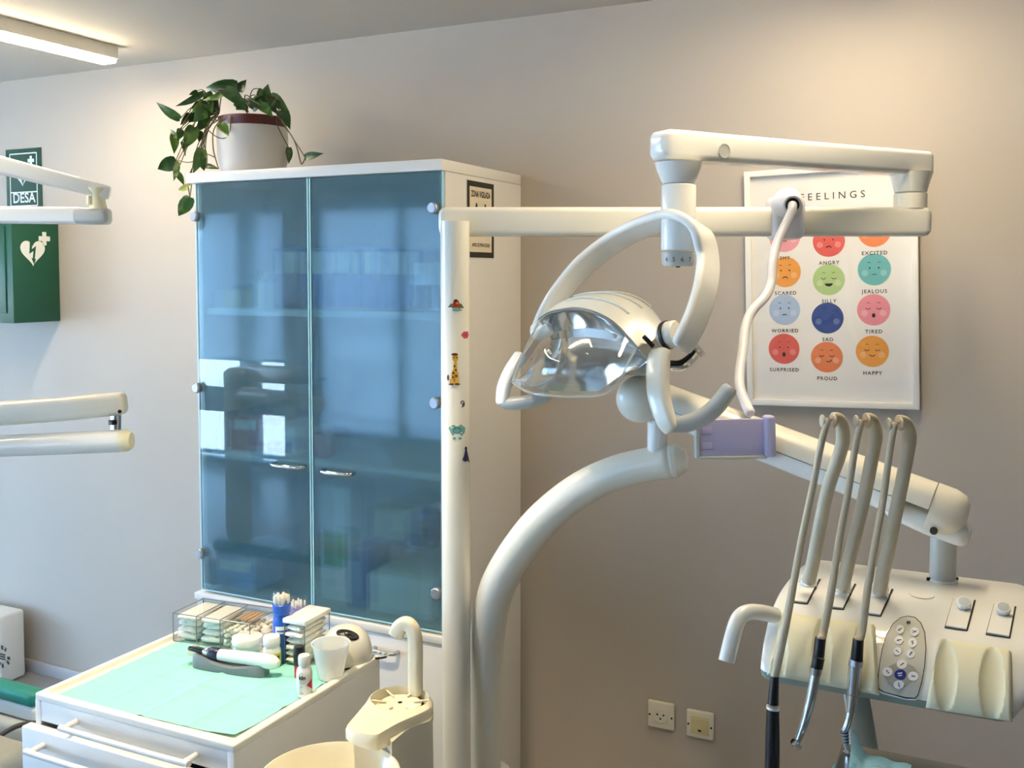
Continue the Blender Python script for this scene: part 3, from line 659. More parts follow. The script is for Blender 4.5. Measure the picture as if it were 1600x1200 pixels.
# teal liner sheet
mt_ = mat('liner_teal', (150, 222, 210), .8, var=.05, scale=22, bump=.5); 
LZ = .8115
cor = [PZ(86, 1088, LZ), PZ(366, 1153, LZ), PZ(540, 1048, LZ), PZ(283, 1000, LZ)]
rows = []
NU, NV = 72, 56
for j in range(NV + 1):
    r = []
    for i in range(NU + 1):
        u_, v_ = i / NU, j / NV
        p = (cor[0] * (1 - u_) + cor[1] * u_) * (1 - v_) + (cor[3] * (1 - u_) + cor[2] * u_) * v_
        zz = LZ + .0036 * max(0, 1 - abs(v_ - .42 - .02 * math.sin(u_ * 5)) / .03) + .003 * max(0, 1 - abs(u_ - .5) / .028) + .0022 * max(0, 1 - abs(u_ - .25) / .028) + .0022 * max(0, 1 - abs(u_ - .75) / .028) + .002 * max(0, 1 - abs(v_ - .75) / .03) + .0005 * math.sin(u_ * 23 + v_ * 9) * math.sin(v_ * 17 + 2 * u_) + .0006
        if u_ > .86 and v_ < .15: zz += .006 * (u_ - .86) / .14 * (.15 - v_) / .15
        if 0 < min(u_, 1 - u_) and False: pass
        r.append(V((p.x, p.y, zz)))
    rows.append(r)
mb = grid(MB(), rows); tag(obj('paper_liner', mb, mt_, loc=cor[0], angle=180), 'creased mint green paper liner spread over the top of the drawer cart', 'paper sheet')
IZ = LZ + .0012
# acrylic organizer
o0 = PZ(271, 1001, IZ); ang = math.atan2(.02, .206); ou = V((math.cos(ang), math.sin(ang), 0)); ov = V((-ou.y, ou.x, 0)); OW, OD, OH = .207, .108, .064
t = thing('acrylic_organizer', 'clear acrylic organizer box holding cotton and gauze on the cart', 'organizer', o0 + ou * OW / 2 + ov * OD / 2)
fo = frame(o0, ou, ov, Z)
def panel(mb, lo, hi): box(mb, lo, hi, 0, 1, fo)
mb = MB(); tk = .0025
panel(mb, (0, 0, 0), (OW, tk, OH)); panel(mb, (0, OD - tk, 0), (OW, OD, OH)); panel(mb, (0, tk, 0), (tk, OD - tk, OH)); panel(mb, (OW - tk, tk, 0), (OW, OD - tk, OH)); panel(mb, (tk, tk, 0), (OW - tk, OD - tk, tk))
obj('box_walls', mb, m_clear, t)
mb = MB()
for fx in (.31, .62): panel(mb, (OW * fx, tk, tk), (OW * fx + .002, OD - tk, OH - .004))
obj('divider', mb, m_clear, t)
obj('lid', box(MB(), (-.001, -.001, OH), (OW + .001, OD + .001, OH + .003), .0005, 1, fo), m_clear, t)
mb = MB(); e = .0011
for (a, b) in (((0, 0, 0), (OW, 0, 0)), ((0, 0, OH), (OW, 0, OH)), ((0, OD, OH), (OW, OD, OH)), ((0, 0, OH), (0, OD, OH)), ((OW, 0, OH), (OW, OD, OH)), ((0, 0, 0), (0, 0, OH)), ((OW, 0, 0), (OW, 0, OH)), ((OW, OD, 0), (OW, OD, OH)), ((0, OD, 0), (0, OD, OH)), ((OW * .31, 0, 0), (OW * .31, 0, OH)), ((OW * .62, 0, 0), (OW * .62, 0, OH)), ((OW * .31, 0, OH), (OW * .31, OD, OH)), ((OW * .62, 0, OH), (OW * .62, OD, OH))):
    tube(mb, [fo @ V(a), fo @ V(b)], e, 5, 1, rnd=False)
obj('polished_edges', mb, m_smoke, t)
def pad(mb, lo, hi, mx, wob=.004, mi=0):
    """soft folded gauze square"""
    lo, hi = V(lo), V(hi); n = 6; rows = []
    bm = bmesh.new(); bmesh.ops.create_cube(bm, size=1); bmesh.ops.subdivide_edges(bm, edges=bm.edges[:], cuts=3, use_grid_fill=True)
    for v in bm.verts:
        q = v.co * 2; s = 1 - .12 * (abs(q.x) ** 4 * abs(q.z) ** 2 + abs(q.y) ** 4 * abs(q.z) ** 2)
        v.co = V((lo[i] + (hi[i] - lo[i]) * (v.co[i] * s + .5) for i in range(3))) + V((random.uniform(-wob, wob), random.uniform(-wob, wob), random.uniform(-wob, wob) * .4))
    from_bm(mb, bm, mx, mi)
for c_, (x0, x1, lab) in enumerate(((.006, OW * .31 - .004, 'left'), (OW * .31 + .006, OW * .62 - .004, 'middle'))):
    for k in range(4):
        mb = MB(); pad(mb, (x0 + .002 * (k % 2), .005 + .003 * ((k * 7) % 3), .003 + k * .0145), (x1 - .002 * ((k + 1) % 2), OD * .94, .0185 + k * .0145), fo, .0024)
        o = obj('gauze_pad', mb, m_cloth, loc=fo @ V(((x0 + x1) / 2, OD / 2, .004 + k * .0135)), angle=80)
        tag(o, ('bottom', 'second from bottom', 'third from bottom', 'top')[k] + ' folded white gauze pad in the ' + lab + ' organizer compartment', 'gauze', 'gauze pads in the organizer')
# cotton rolls in the right compartment
proto = None
k = 0
for layer in range(4):
    for row in range(7):
        for cc in range(4):
            lx = OW * .62 + .012 + cc * .0185 + random.uniform(-.002, .002); ly = .009 + row * .0145 + random.uniform(-.002, .002); lz = .0075 + layer * .0098
            p = fo @ V((lx, ly, lz))
            if proto is None:
                mb = MB(); lathe(mb, [(.001, -.0078), (.0032, -.0076), (.0042, -.0062), (.0044, 0), (.0042, .0062), (.0032, .0076), (.001, .0078)], frame(p, Z, Y, X), 8)
                proto = obj('cotton_roll', mb, m_cotton, loc=p); q = proto
            else: q = proto.copy(); COL.objects.link(q); q.location = p
            q.rotation_euler = (random.uniform(-.3, .3), random.uniform(-.35, .35), ang + random.choice((PI / 2, PI / 2, .3)) + random.uniform(-.5, .5))
            tag(q, 'small white cotton roll heaped in the right organizer compartment', 'cotton roll', 'cotton rolls in the organizer'); k += 1
# wooden tipped swabs on top of rolls
for k in range(12):
    a = fo @ V((OW * .66 + .004 * k, .045 + random.uniform(-.004, .004), .0515 + .0012 * (k % 3))); b = fo @ V((OW * .68 + .004 * k, OD - .012, .0535 + .0012 * (k % 3)))
    mb = MB(); tube(mb, [a, b], .0016, 6, 1); o = tag(obj('wooden_swab', mb, m_wood, loc=a), 'thin wooden swab lying on the cotton rolls under the organizer lid', 'swab', 'wooden swabs in the organizer')
# bottles and jars on the cart
def stand(px, py, dz=0): return PZ(px, py, IZ) + Z * dz
b0 = stand(387, 1021)
t = thing('white_jar', 'squat white screw-top jar in front of the acrylic organizer', 'jar', b0)
obj('body', lathe(MB(), [(.029, 0), (.0315, .003), (.0318, .024), (.030, .026)], at(b0), 32), m_unit2, t)
obj('lid', lathe(MB(), [(.0322, .024), (.0338, .0255), (.0338, .036), (.0315, .039), (.02, .0405), (.001, .0408)], at(b0), 32), m_unit2, t)
mb = MB(); lathe(mb, [(.0320, .010), (.0320, .013)], at(b0), 32); obj('printed_band', mb, m_grey_arm, t)
b0 = stand(425, 1040)
t = thing('label_bottle', 'white-capped bottle with a yellow and black label beside the jar', 'bottle', b0)
obj('body', lathe(MB(), [(.0178, 0), (.0192, .002), (.0194, .036), (.0165, .043), (.0155, .046)], at(b0), 28), m_unit2, t)
obj('yellow_label', lathe(MB(), [(.01955, .003), (.01955, .031)], at(b0), 28), mat('label_yellow', (222, 210, 60), .5), t)
vw = (EYEP - b0); vw.z = 0; vw.normalize(); vr = Z.cross(vw)
def wrap_label(b0, r, a0, a1, z0, z1, n=10):
    rows = []
    for zz in (z0, z1): rows.append([b0 + (vw * math.cos(q) + vr * math.sin(q)) * r + Z * zz for q in [a0 + (a1 - a0) * k / n for k in range(n + 1)]])
    return grid(MB(), rows)
obj('black_label', wrap_label(b0, .0199, -.9, .9, .010, .026), m_black, t)
obj('cap', lathe(MB(), [(.0172, .045), (.0184, .047), (.0184, .061), (.0172, .0645), (.001, .065)], at(b0), 28), m_unit2, t)
# blue applicator bottle
b0 = stand(441, 1031)
m_bl = mat('bottle_blue', (24, 88, 196), .3, coat=.3)
t = thing('blue_bottle', 'tall blue bottle with clear cap full of white swabs behind the jars', 'bottle', b0)
obj('body', lathe(MB(), [(.018, 0), (.0195, .002), (.0195, .082), (.0185, .092), (.0165, .098), (.0165, .104)], at(b0), 28), m_bl, t)
obj('blue_collar', lathe(MB(), [(.0175, .104), (.0195, .106), (.0198, .124), (.018, .1255)], at(b0), 28), m_bl, t)
obj('clear_cap', lathe(MB(), [(.0192, .1255), (.0196, .146), (.0175, .151), (.001, .152)], at(b0), 28), m_clear, t)
mb = wrap_label(b0, .0198, -.75, .75, .064, .080); obj('white_label', mb, m_unit2, t)
obj('label_band', wrap_label(b0, .0201, -.6, .6, .068, .0715), m_bl, t)
mb = MB()
for k in range(16):
    q = 2 * PI * k / 16; r_ = .006 if k % 3 == 0 else .0135
    tube(mb, [b0 + V((r_ * math.cos(q), r_ * math.sin(q), .12)), b0 + V((r_ * math.cos(q) * 1.1, r_ * math.sin(q) * 1.1, .141 + .003 * (k % 2)))], .0032, 6, 1)
obj('swab_tips', mb, m_cotton, t, kind='stuff')
b0 = stand(467, 1006)
t = thing('swab_jar', 'clear round tub of purple-tipped swabs behind the gauze dispenser', 'tub', b0)
obj('body', lathe(MB(), [(.020, 0), (.0215, .002), (.0215, .085), (.0205, .087)], at(b0), 28), mat('tub_purple', (120, 112, 160), .4), t)
obj('clear_lid', lathe(MB(), [(.0215, .0875), (.022, .103), (.019, .107), (.001, .108)], at(b0), 28), m_clear, t)
mb = MB()
for k in range(14):
    q = 2 * PI * k / 14; r_ = .006 if k % 3 == 0 else .0145
    tube(mb, [b0 + V((r_ * math.cos(q), r_ * math.sin(q), .08)), b0 + V((r_ * math.cos(q), r_ * math.sin(q), .097 + .003 * (k % 2)))], .0021, 6, 1)
obj('swab_tips', mb, m_cotton, t, kind='stuff')
# small clear pot with white ball behind the organizer edge
b0 = stand(416, 1008)
t = thing('dappen_pot', 'tiny clear pot with a cotton ball beside the organizer', 'pot', b0)
obj('pot_wall', lathe(MB(), [(.010, 0), (.013, .002), (.0145, .030), (.0135, .030), (.012, .004)], at(b0), 20), m_clear, t)
obj('cotton_ball', lathe(MB(), [(.001, .004), (.010, .008), (.0115, .024), (.0105, .036), (.006, .043), (.001, .0445)], at(b0), 14), m_cotton, t)
# gauze dispenser
zt = IZ + .100
c4 = [PZ(441, 966, zt), PZ(476, 972, zt), PZ(522, 952, zt), PZ(490, 944, zt)]
g0 = c4[0].copy(); g0.z = IZ; gu = (c4[1] - c4[0]); gw = gu.length; gu = gu.normalized(); gv = V((-gu.y, gu.x, 0)); gd = ((c4[3] - c4[0]).dot(gv) + (c4[2] - c4[1]).dot(gv)) / 2
gf = frame(g0, gu, gv, Z)
t = thing('gauze_dispenser', 'clear gauze dispenser with a white lid, filled with folded gauze', 'dispenser', g0 + gu * gw / 2 + gv * gd / 2)
mb = MB()
for lo, hi in (((.003, .003, 0), (.0055, gd - .003, .092)), ((gw - .0055, .003, 0), (gw - .003, gd - .003, .092)), ((.0055, gd - .0055, 0), (gw - .0055, gd - .003, .092)), ((.0055, .003, 0), (gw - .0055, gd - .0055, .0025)), ((.0055, .003, 0), (gw - .0055, .0055, .018))): box(mb, lo, hi, 0, 1, gf)
obj('box_walls', mb, m_clear, t)
obj('lid', box(MB(), (0, 0, .090), (gw, gd, .100), .002, 2, gf), m_unit2, t)
mb = MB()
for (x_, y_) in ((.003, .003), (gw - .003, .003), (gw - .003, gd - .003)): tube(mb, [gf @ V((x_, y_, 0)), gf @ V((x_, y_, .09))], .0011, 5, 1)
obj('polished_edges', mb, m_smoke, t)
for k in range(6):
    mb = MB(); pad(mb, (.0075, -.001 + .003 * (k % 2), .004 + k * .0138), (gw - .0075, gd - .008, .017 + k * .0138), gf, .0016)
    o = obj('gauze_pad', mb, m_cloth, loc=gf @ V((gw / 2, gd / 2, .004 + k * .0138)), angle=80)
    tag(o, ('lowest', 'second lowest', 'third lowest', 'third highest', 'second highest', 'topmost')[k] + ' folded gauze pad inside the white-lidded dispenser', 'gauze', 'gauze pads in the dispenser')
# red and black bottle, small white bottle
b0 = stand(468, 1058)
t = thing('red_bottle', 'small red bottle with a tall black cap behind the white rinse bottle', 'bottle', b0)
obj('body', lathe(MB(), [(.0095, 0), (.0105, .001), (.0105, .026), (.009, .029)], at(b0), 20), mat('bottle_red', (190, 40, 36), .35), t)
obj('cap', lathe(MB(), [(.0105, .028), (.0118, .03), (.0122, .062), (.0108, .0655), (.001, .066)], at(b0), 20), m_black, t)
b0 = stand(476, 1086)
t = thing('rinse_bottle', 'white bottle with black kin lettering and a red corner, front of the cart items', 'bottle', b0)
obj('body', lathe(MB(), [(.0145, 0), (.016, .002), (.0162, .046), (.0145, .054), (.0105, .060), (.0105, .063)], at(b0), 28), m_unit2, t)
obj('cap', lathe(MB(), [(.0112, .062), (.0122, .0635), (.0122, .078), (.0108, .0815), (.001, .082)], at(b0), 24), m_unit2, t)
def bsurf(b0, r):
    def f(x, y): q = x / r; d_ = vw * math.cos(q) + vr * math.sin(q); return b0 + d_ * r + Z * y, d_
    return f
vw = (EYEP - b0); vw.z = 0; vw.normalize(); vr = Z.cross(vw)
fs_ = bsurf(b0, .0162); mb = MB(); conform(mb, [(.004, .026), (.017, .037), (.0185, .014)], fs_, .0003, 0, 0, 4, .003); obj('red_corner', mb, mat('label_red', (206, 48, 70), .5), t)
mb = MB()
def wrap_text(mb, s, size, fs_, x, y, bold=0):
    tmp = MB(); text(tmp, s, size, V((x, y, 0)), X, Y, bold=bold, align='CENTER')
    mb.add([(lambda pq: pq[0] + pq[1] * .0005)(fs_(p.x, p.y)) for p in tmp.v], tmp.f)
wrap_text(mb, 'kin', .0115, fs_, -.0045, .0375, .0005); obj('lettering', mb, m_ink, t); mb = MB()
for y_, w_ in ((.0490, .008), (.0345, .012), (.0318, .013), (.0291, .011), (.0215, .007), (.0095, .009), (.0078, .007)): conform(mb, [(-.0105, y_), (-.0105 + w_, y_), (-.0105 + w_, y_ + .0013), (-.0105, y_ + .0013)], fs_, .0004, 0, 0, 1, .002)
obj('small_print', mb, m_grey_arm, t)
# frosted cup
b0 = stand(517, 1058)
t = thing('plastic_cup', 'translucent white plastic cup beside the domed device', 'cup', b0)
obj('cup_wall', lathe(MB(), [(.001, .001), (.024, 0), (.0262, .003), (.031, .03), (.0385, .070), (.0405, .0715), (.0405, .0735), (.0378, .0725), (.0302, .032), (.0245, .005), (.001, .003)], at(b0), 36), m_cup, t)
mb = MB(); vw = (EYEP - b0); vw.z = 0; vw.normalize(); vr = Z.cross(vw)
for s in (-1, 1): tube(mb, [b0 + (vw * math.cos(q) + vr * math.sin(q)) * (.0275 + k * .0021) + Z * (.012 + k * .0125) for k, q in enumerate([s * (-.5 + .33 * j) for j in range(4)])], .0008, 5, 3)
obj('embossed_cross', mb, m_unit2, t)
# domed device
b0 = stand(541, 1032)
t = thing('domed_device', 'cream domed countertop device with a black oval window on top', 'device', b0)
pr_ = [(.050, .002), (.0545, .006), (.0555, .012), (.0545, .028), (.050, .046), (.041, .062), (.028, .072), (.014, .0765), (.001, .0775)]
obj('dome', lathe(MB(), pr_, at(b0) @ M.Diagonal((1.02, 1.02, 1, 1)), 40), m_unit, t)
obj('base_ring', lathe(MB(), [(.049, 0), (.052, .001), (.052, .004)], at(b0) @ M.Diagonal((1.02, 1.02, 1, 1)), 36), m_black, t)
def dsurf(px, py):
    r_ = ray(px, py); best = None; c_ = b0
    for k in range(400):
        d_ = 1.6 + k * .0015; p = EYEP + r_ * d_; q = p - c_; rad = math.hypot(q.x, q.y)
        zz = None
        for (r1, z1_), (r2, z2_) in zip(pr_[2:], pr_[3:]):
            if r2 * 1.02 <= rad <= r1 * 1.02: zz = z1_ + (z2_ - z1_) * (r1 * 1.02 - rad) / ((r1 - r2) * 1.02 + 1e-9)
        if zz is not None and q.z <= zz:
            n_ = V((q.x, q.y, q.z * .75 + .015)).normalized(); return p, n_
    return EYEP + r_ * 2.1, -r_.normalized()
mb = MB(); conform(mb, [(543 + 17 * math.cos(q) + 4 * math.sin(q), 993 + 8.5 * math.sin(q) + 1.5 * math.cos(q)) for q in [2 * PI * k / 24 for k in range(24)]], dsurf, .0022, 0, 0, 5)
obj('black_window', mb, m_black, t)
q = b0 + X * .05 + Y * .02; obj('cord', tube(MB(), [q + Z * .006, q + X * .012 + Y * .012 + Z * .004, q + X * .02 + Y * .03 + Z * .002], .0022, 8, 4), m_black, t)
# curing light on its grey stand
A = stand(300, 1042); B = stand(412, 1059); ax_ = (B - A); Ls = ax_.length; ax_ = ax_.normalized(); ay_ = V((-ax_.y, ax_.x, 0))
t = thing('light_stand', 'dark grey wavy stand under the curing light on the mint liner', 'stand', (A + B) / 2)
mb = MB(); sect = []
N_ = 24
rows = []
for k in range(N_ + 1):
    s = k / N_; hgt = .024 + .006 * math.cos(s * 2 * PI * .9 + .2) - .004 * s + (.0 if s > .04 else -.004); hw_ = .021 * (1 - .35 * abs(2 * s - 1) ** 3) * (.72 if k in (0, N_) else 1)
    c_ = A + ax_ * (Ls * s) + ay_ * .012
    rows.append([c_ + ay_ * hw_, c_ + ay_ * hw_ * .98 + Z * hgt * .8, c_ + ay_ * hw_ * .8 + Z * hgt, c_ + Z * (hgt - .003), c_ - ay_ * hw_ * .8 + Z * hgt, c_ - ay_ * hw_ * .98 + Z * hgt * .8, c_ - ay_ * hw_])
grid(mb, rows); mb.add(rows[0], [list(range(7))]); mb.add(rows[-1], [list(range(7))]); obj('stand_body', mb, mat('stand_grey', (120, 126, 128), .45), t)
t = thing('curing_light', 'white dental curing light with black tip resting on a grey stand', 'curing light', (A + B) / 2 + Z * .03)
def cl(px, py, d=0): # points above the stand's long axis
    r_ = ray(px, py); o_ = A + ay_ * .012; n_ = ay_; k = (o_ - EYEP).dot(n_) / r_.dot(n_); return EYEP + r_ * k
u_ = .00135
obj('white_body', tube(MB(), [cl(338, 1022), cl(360, 1025), cl(385, 1028), cl(410, 1032), cl(426, 1035), cl(433, 1037)], [8.5 * u_, 9.5 * u_, 10 * u_, 11 * u_, 11 * u_, 7 * u_], 18, 5), m_unit2, t)
obj('black_neck', tube(MB(), [cl(306, 1014), cl(318, 1017), cl(332, 1020)], [4.5 * u_, 5 * u_, 6 * u_], 14, 4), m_black, t)
obj('navy_ring', tube(MB(), [cl(330, 1020), cl(342, 1022.5)], 10 * u_, 18, 1), mat('ring_navy', (34, 40, 70), .35), t)
obj('steel_collar', tube(MB(), [cl(321, 1018), cl(329, 1019.6)], 7 * u_, 16, 1), m_chrome, t)
mb = MB(); c_ = cl(302, 1015); nrm = (ax_ * -.25 + Z * .45 + (EYEP - c_).normalized() * .7).normalized(); x_, y_, z_ = axes_from(nrm)
lathe(mb, [(.001, .001), (.008, .0022), (.0135, .0005), (.0145, -.001), (.0135, -.0008), (.001, -.0002)], frame(c_, x_, y_, z_), 24); obj('clear_shield', mb, clear('shield_clear', (.96, .9, .86), 1.5, .05, veil=.25, veilcol=(.9, .88, .85)), t)
obj('tip', tube(MB(), [cl(296, 1013), cl(307, 1014.5)], [3.6 * u_, 4.5 * u_], 12, 1), m_black, t)

# ------------------------------------------------------------------ lamp unit: pole, beam, arm, yoke, head
LD = 2.2
bp = P(712, 700, LD); bp.z = 0
t = thing('dental_lamp_unit', 'ivory dental lamp on a tall stickered pole with two horizontal arms', 'dental lamp', bp)
pr_pole = 22.5 * LD / F
m_u = m_unit
zt = P(712, 347, LD).z
obj('pole', lathe(MB(), [(pr_pole * 1.0, .0), (pr_pole, .3), (pr_pole, zt)], at(bp), 36), m_u, t)
obj('floor_flange', lathe(MB(), [(.085, 0), (.085, .012), (.06, .022), (pr_pole, .05)], at(bp), 32), m_u, t)
bl, br = P(697, 347, LD), P(1440, 346, LD); bl.z = br.z = zt + .0003; ru = (br - bl).normalized()
obj('beam', sweep(MB(), [bl, bl + ru * .01, br - ru * .01, br], rr(45 * LD / F, .054, .012), Z, round_end=.016), m_u, t)
# upper arm
pvt = P(1424, 300, LD); hgt = 1.0
au_r = P(1424, 246, LD); au_l = P(1050, 239, 1.9); zc_ = (au_r.z + au_l.z) / 2
au_l.z = au_r.z = zc_ + .0
adir = (au_l - au_r).normalized()
arm = obj('upper_arm', sweep(MB(), [au_r - adir * .03, au_r - adir * .028, au_r + adir * .3, au_l - adir * .09, au_l - adir * .01, au_l + adir * .02], rr(.053, .058, .011), Z, scale=[1, 1, 1.02, 1.06, 1.09, 1.07], round_end=.018), m_unit2, t)
q = P(1124, 237, 1.93); mb = MB(); sn = adir.cross(Z); sn = sn if sn.dot(EYEP - q) > 0 else -sn
o_ = au_l - adir * ((au_l - q).dot(adir)) ; o_.z = q.z
lathe(mb, [(.014, .0), (.014, .0012), (.0125, .0012), (.0125, .0004), (.001, .0004)], frame(o_ + sn * .0325, adir, Z, sn), 28); obj('cover_cap', mb, m_grey_arm, arm)
cp = V((au_r.x, au_r.y, 0))
k1 = LD / F
mb = MB(); lathe(mb, [(25 * k1, zt + .030), (25 * k1, zt + .062), (24 * k1, zt + .063)], at(cp), 28); lathe(mb, [(24 * k1, zt + .066), (28 * k1, zt + .088), (33 * k1, au_r.z - .02)], at(cp), 28)
obj('arm_pivot', mb, m_unit, t)
# lamp joint under the arm's near end
jd = 1.9; jc = V((au_l.x, au_l.y, 0)); k2 = jd / F
jp = P(1060, 340, jd); jc = V((jp.x, jp.y, 0))
def zat(py, d=jd): return P(1060, py, d).z
mb = MB(); lathe(mb, [(24 * k2, zat(287)), (27 * k2, zat(284)), (34 * k2, zat(268)), (38 * k2, zat(255))], at(jc), 32); obj('joint_cone', mb, m_unit2, t)
obj('joint_cylinder', lathe(MB(), [(26.5 * k2, zat(391)), (27 * k2, zat(389)), (27 * k2, zat(291)), (26 * k2, zat(289.5)), (20 * k2, zat(286))], at(jc), 36), m_unit2, t)
dl = obj('dial_ring', lathe(MB(), [(22 * k2, zat(416)), (24.5 * k2, zat(413)), (25 * k2, zat(412)), (26 * k2, zat(396)), (24 * k2, zat(393))], at(jc), 36), m_grey_arm, t)
vw = (EYEP - jc); vw.z = 0; vw.normalize(); vr = Z.cross(vw); fs_ = bsurf(V((jc.x, jc.y, 0)), 26 * k2); mb = MB()
for k, s in enumerate('4567'): wrap_text(mb, s, .0125, fs_, -.024 + .016 * k, zat(409))
obj('dial_digits', mb, m_ink, dl)
mb = MB(); cyl(mb, V((jc.x, jc.y, zat(418))) + vw * .01, V((jc.x, jc.y, zat(410))) + vw * .01, .004, n=10); obj('lock_screw', mb, m_black, dl)
# yoke
yk = [(838, 522, 2.10), (848, 500, 2.10), (872, 462, 2.09), (915, 412, 2.08), (970, 372, 2.05), (1025, 348, 1.95), (1062, 342, 1.88), (1092, 360, 1.85), (1106, 400, 1.85), (1103, 445, 1.82), (1090, 490, 1.80), (1076, 522, 1.79), (1066, 540, 1.788)]
yp = smooth_path([P(*q) for q in yk], 5)
Lp, Rp = P(842, 518, 2.10), P(1068, 522, 1.80)
uax = (Rp - Lp).normalized(); fwd = uax.cross(Z).normalized()
if fwd.dot(EYEP - Lp) < 0: fwd = -fwd
wdir = (fwd * .9 + Z * .35).normalized()
obj('yoke', sweep(MB(), yp, rr(.054, .017, .007), wdir, scale=[.6, .75, .95, 1.05, 1.1, 1.1, 1.12, 1.12, 1.1, 1.08, 1.05, 1.05, .95], round_end=.008), m_unit2, t)
# lamp head shell and visor
def G(l): return [P(*q) for q in l]
rimp = [(843, 500, 2.05), (856, 491, 2.00), (875, 485, 1.96), (901, 482, 1.92), (933, 490, 1.87), (963, 508, 1.83), (995, 543, 1.80)]
botp = [(801, 597, 2.00), (817, 609, 1.95), (838, 616, 1.90), (868, 619, 1.86), (909, 619.5, 1.82), (947, 616, 1.78), (971, 593, 1.77)]
def dense(row, k=4): return smooth_path(row, k)
rim, bot = dense(G(rimp)), dense(G(botp))
rows = []
cen = (P(930, 545, 1.95))
for i in range(13):
    s = i / 12; r = []
    for j in range(len(rim)):
        e = math.sin(PI * j / (len(rim) - 1)); p = rim[j].lerp(bot[j], s); out = (EYEP - p).normalized() * .7 + (P(880, 560, 1.9) - P(960, 500, 2.0)).normalized() * .5
        r.append(p + out * (.05 * math.sin(PI * s) * (.25 + .75 * e)))
    rows.append(r)
hd = obj('lamp_visor', grid(MB(), rows), m_visor, t, angle=180)
loop = rim + [r[-1] for r in rows[1:-1]] + bot[::-1] + [r[0] for r in rows[1:-1]][::-1]
obj('visor_edge', tube(MB(), loop + [loop[0]], .0025, 6, 1), clear('visor_rim', (.9, .92, .92), 1.5, .05, veil=.45, veilcol=(.8, .82, .8)), hd)
sh0 = G([(q[0] - (2 if i < 3 else -1), q[1] - 2, q[2] - .004) for i, q in enumerate(rimp)])
sh1 = G([(843, 497, 2.06), (858, 484, 2.02), (879, 473, 1.98), (910, 466, 1.94), (948, 471, 1.89), (982, 490, 1.85), (1014, 535, 1.81)])
sh2 = G([(848, 495, 2.07), (868, 478, 2.04), (893, 466, 2.0), (930, 458, 1.97), (972, 461, 1.93), (1008, 480, 1.88), (1040, 520, 1.83)])
sh3 = G([(856, 500, 2.12), (880, 484, 2.10), (908, 472, 2.08), (945, 464, 2.05), (987, 467, 2.01), (1020, 486, 1.95), (1046, 522, 1.88)])
sh4 = G([(870, 530, 2.14), (895, 520, 2.12), (922, 512, 2.10), (957, 508, 2.07), (997, 512, 2.03), (1026, 524, 1.97), (1046, 540, 1.90)])
sh5 = G([(880, 560, 2.10), (905, 558, 2.08), (930, 556, 2.06), (960, 555, 2.03), (995, 556, 1.98), (1020, 556, 1.92), (1040, 551, 1.86)])
shell_rows = [dense(r) for r in (sh0, sh1, sh2, sh3, sh4, sh5)]
cols = list(zip(*shell_rows)); cols = [smooth_path(list(c), 4) for c in cols]
mb = MB(); grid(mb, cols); mb.add(cols[-1] + [P(1008, 561, 1.80)], [list(range(len(cols[-1]) + 1))]); mb.add(cols[0], [list(range(len(cols[0])))])
shell = obj('lamp_shell', mb, m_unit, t, angle=50)
for s in (4, 7, 10):
    path = [cols[j][s] + (cols[j][s] - cen).normalized() * .002 for j in range(9, 21)]
    obj('cooling_rib', tube(MB(), path, .0022, 6, 1), m_unit, shell)
obj('vent_slot', tube(MB(), [P(1006, 526, 1.80), P(1013, 533, 1.80), P(1020, 541, 1.80)], .0042, 8, 3), m_black, shell)
mb = MB(); cyl(mb, P(1035, 525, 1.82), P(1058, 521, 1.80), .025, n=28, bev=.003); obj('pivot_boss', mb, m_unit, shell)
mb = MB(); cyl(mb, P(1041, 524, 1.812), P(1045, 523, 1.808), .0265, n=28); obj('pivot_gasket', mb, m_black, shell)
mb = MB(); cyl(mb, P(838, 520, 2.10), P(866, 505, 2.06), .02, n=24, bev=.003); obj('pivot_boss', mb, m_unit, shell)
# reflector inside
rows = []
top_in = [p + (cen - p) * .06 for p in rim]; 
bk = [p + (uax.cross(Z) * -0 + (P(1010, 520, 2.08) - P(900, 560, 1.9)) * .55) + Z * -.02 for p in [a.lerp(b, .45) for a, b in zip(rim, bot)]]
lowr = [b.lerp(r_, .03) + (cen - b) * .05 for b, r_ in zip(bot, rim)]
for i in range(9):
    s = i / 8; r = []
    for j in range(len(rim)):
        a_, b_, c_ = top_in[j], bk[j], lowr[j]; r.append(a_ * (1 - s) ** 2 + b_ * 2 * s * (1 - s) + c_ * s * s)
    rows.append(r)
obj('reflector', grid(MB(), rows), m_mirror, shell, angle=20)
mb = MB(); box(mb, (-.06, -.022, -.02), (.05, .022, .02), .008, 3, frame(P(985, 568, 1.95), uax, uax.cross(fwd) * -1, fwd)); obj('lamp_housing', mb, m_grey_arm, shell)
# handles
hs = rr(.046, .026, .011)
obj('handle_bracket', sweep(MB(), smooth_path(G([(1030, 552, 1.80), (1028, 585, 1.785), (1030, 620, 1.77), (1040, 655, 1.755), (1047, 668, 1.75)]), 4), hs, uax, scale=[.95, 1, .95, .85, .72], round_end=.008), m_unit, t)
gr = obj('handle_grip', tube(MB(), G([(1050, 664, 1.755), (1072, 662, 1.75), (1098, 652, 1.745), (1120, 634, 1.74), (1140, 608, 1.738)]), [.013, .0155, .0158, .0158, .0145], 16, 5), m_grey_arm, t)
obj('handle_bracket', sweep(MB(), smooth_path(G([(812, 556, 2.06), (798, 580, 2.05), (788, 605, 2.045), (785, 628, 2.04)]), 4), rr(.036, .02, .009), uax, scale=[.9, 1, 1, .9], round_end=.007), m_unit2, t)
obj('handle_grip', tube(MB(), G([(788, 630, 2.04), (805, 630, 2.03), (830, 627, 2.02), (856, 618, 2.01)]), [.012, .014, .014, .012], 14, 5), m_grey_arm, t)
mb = MB()
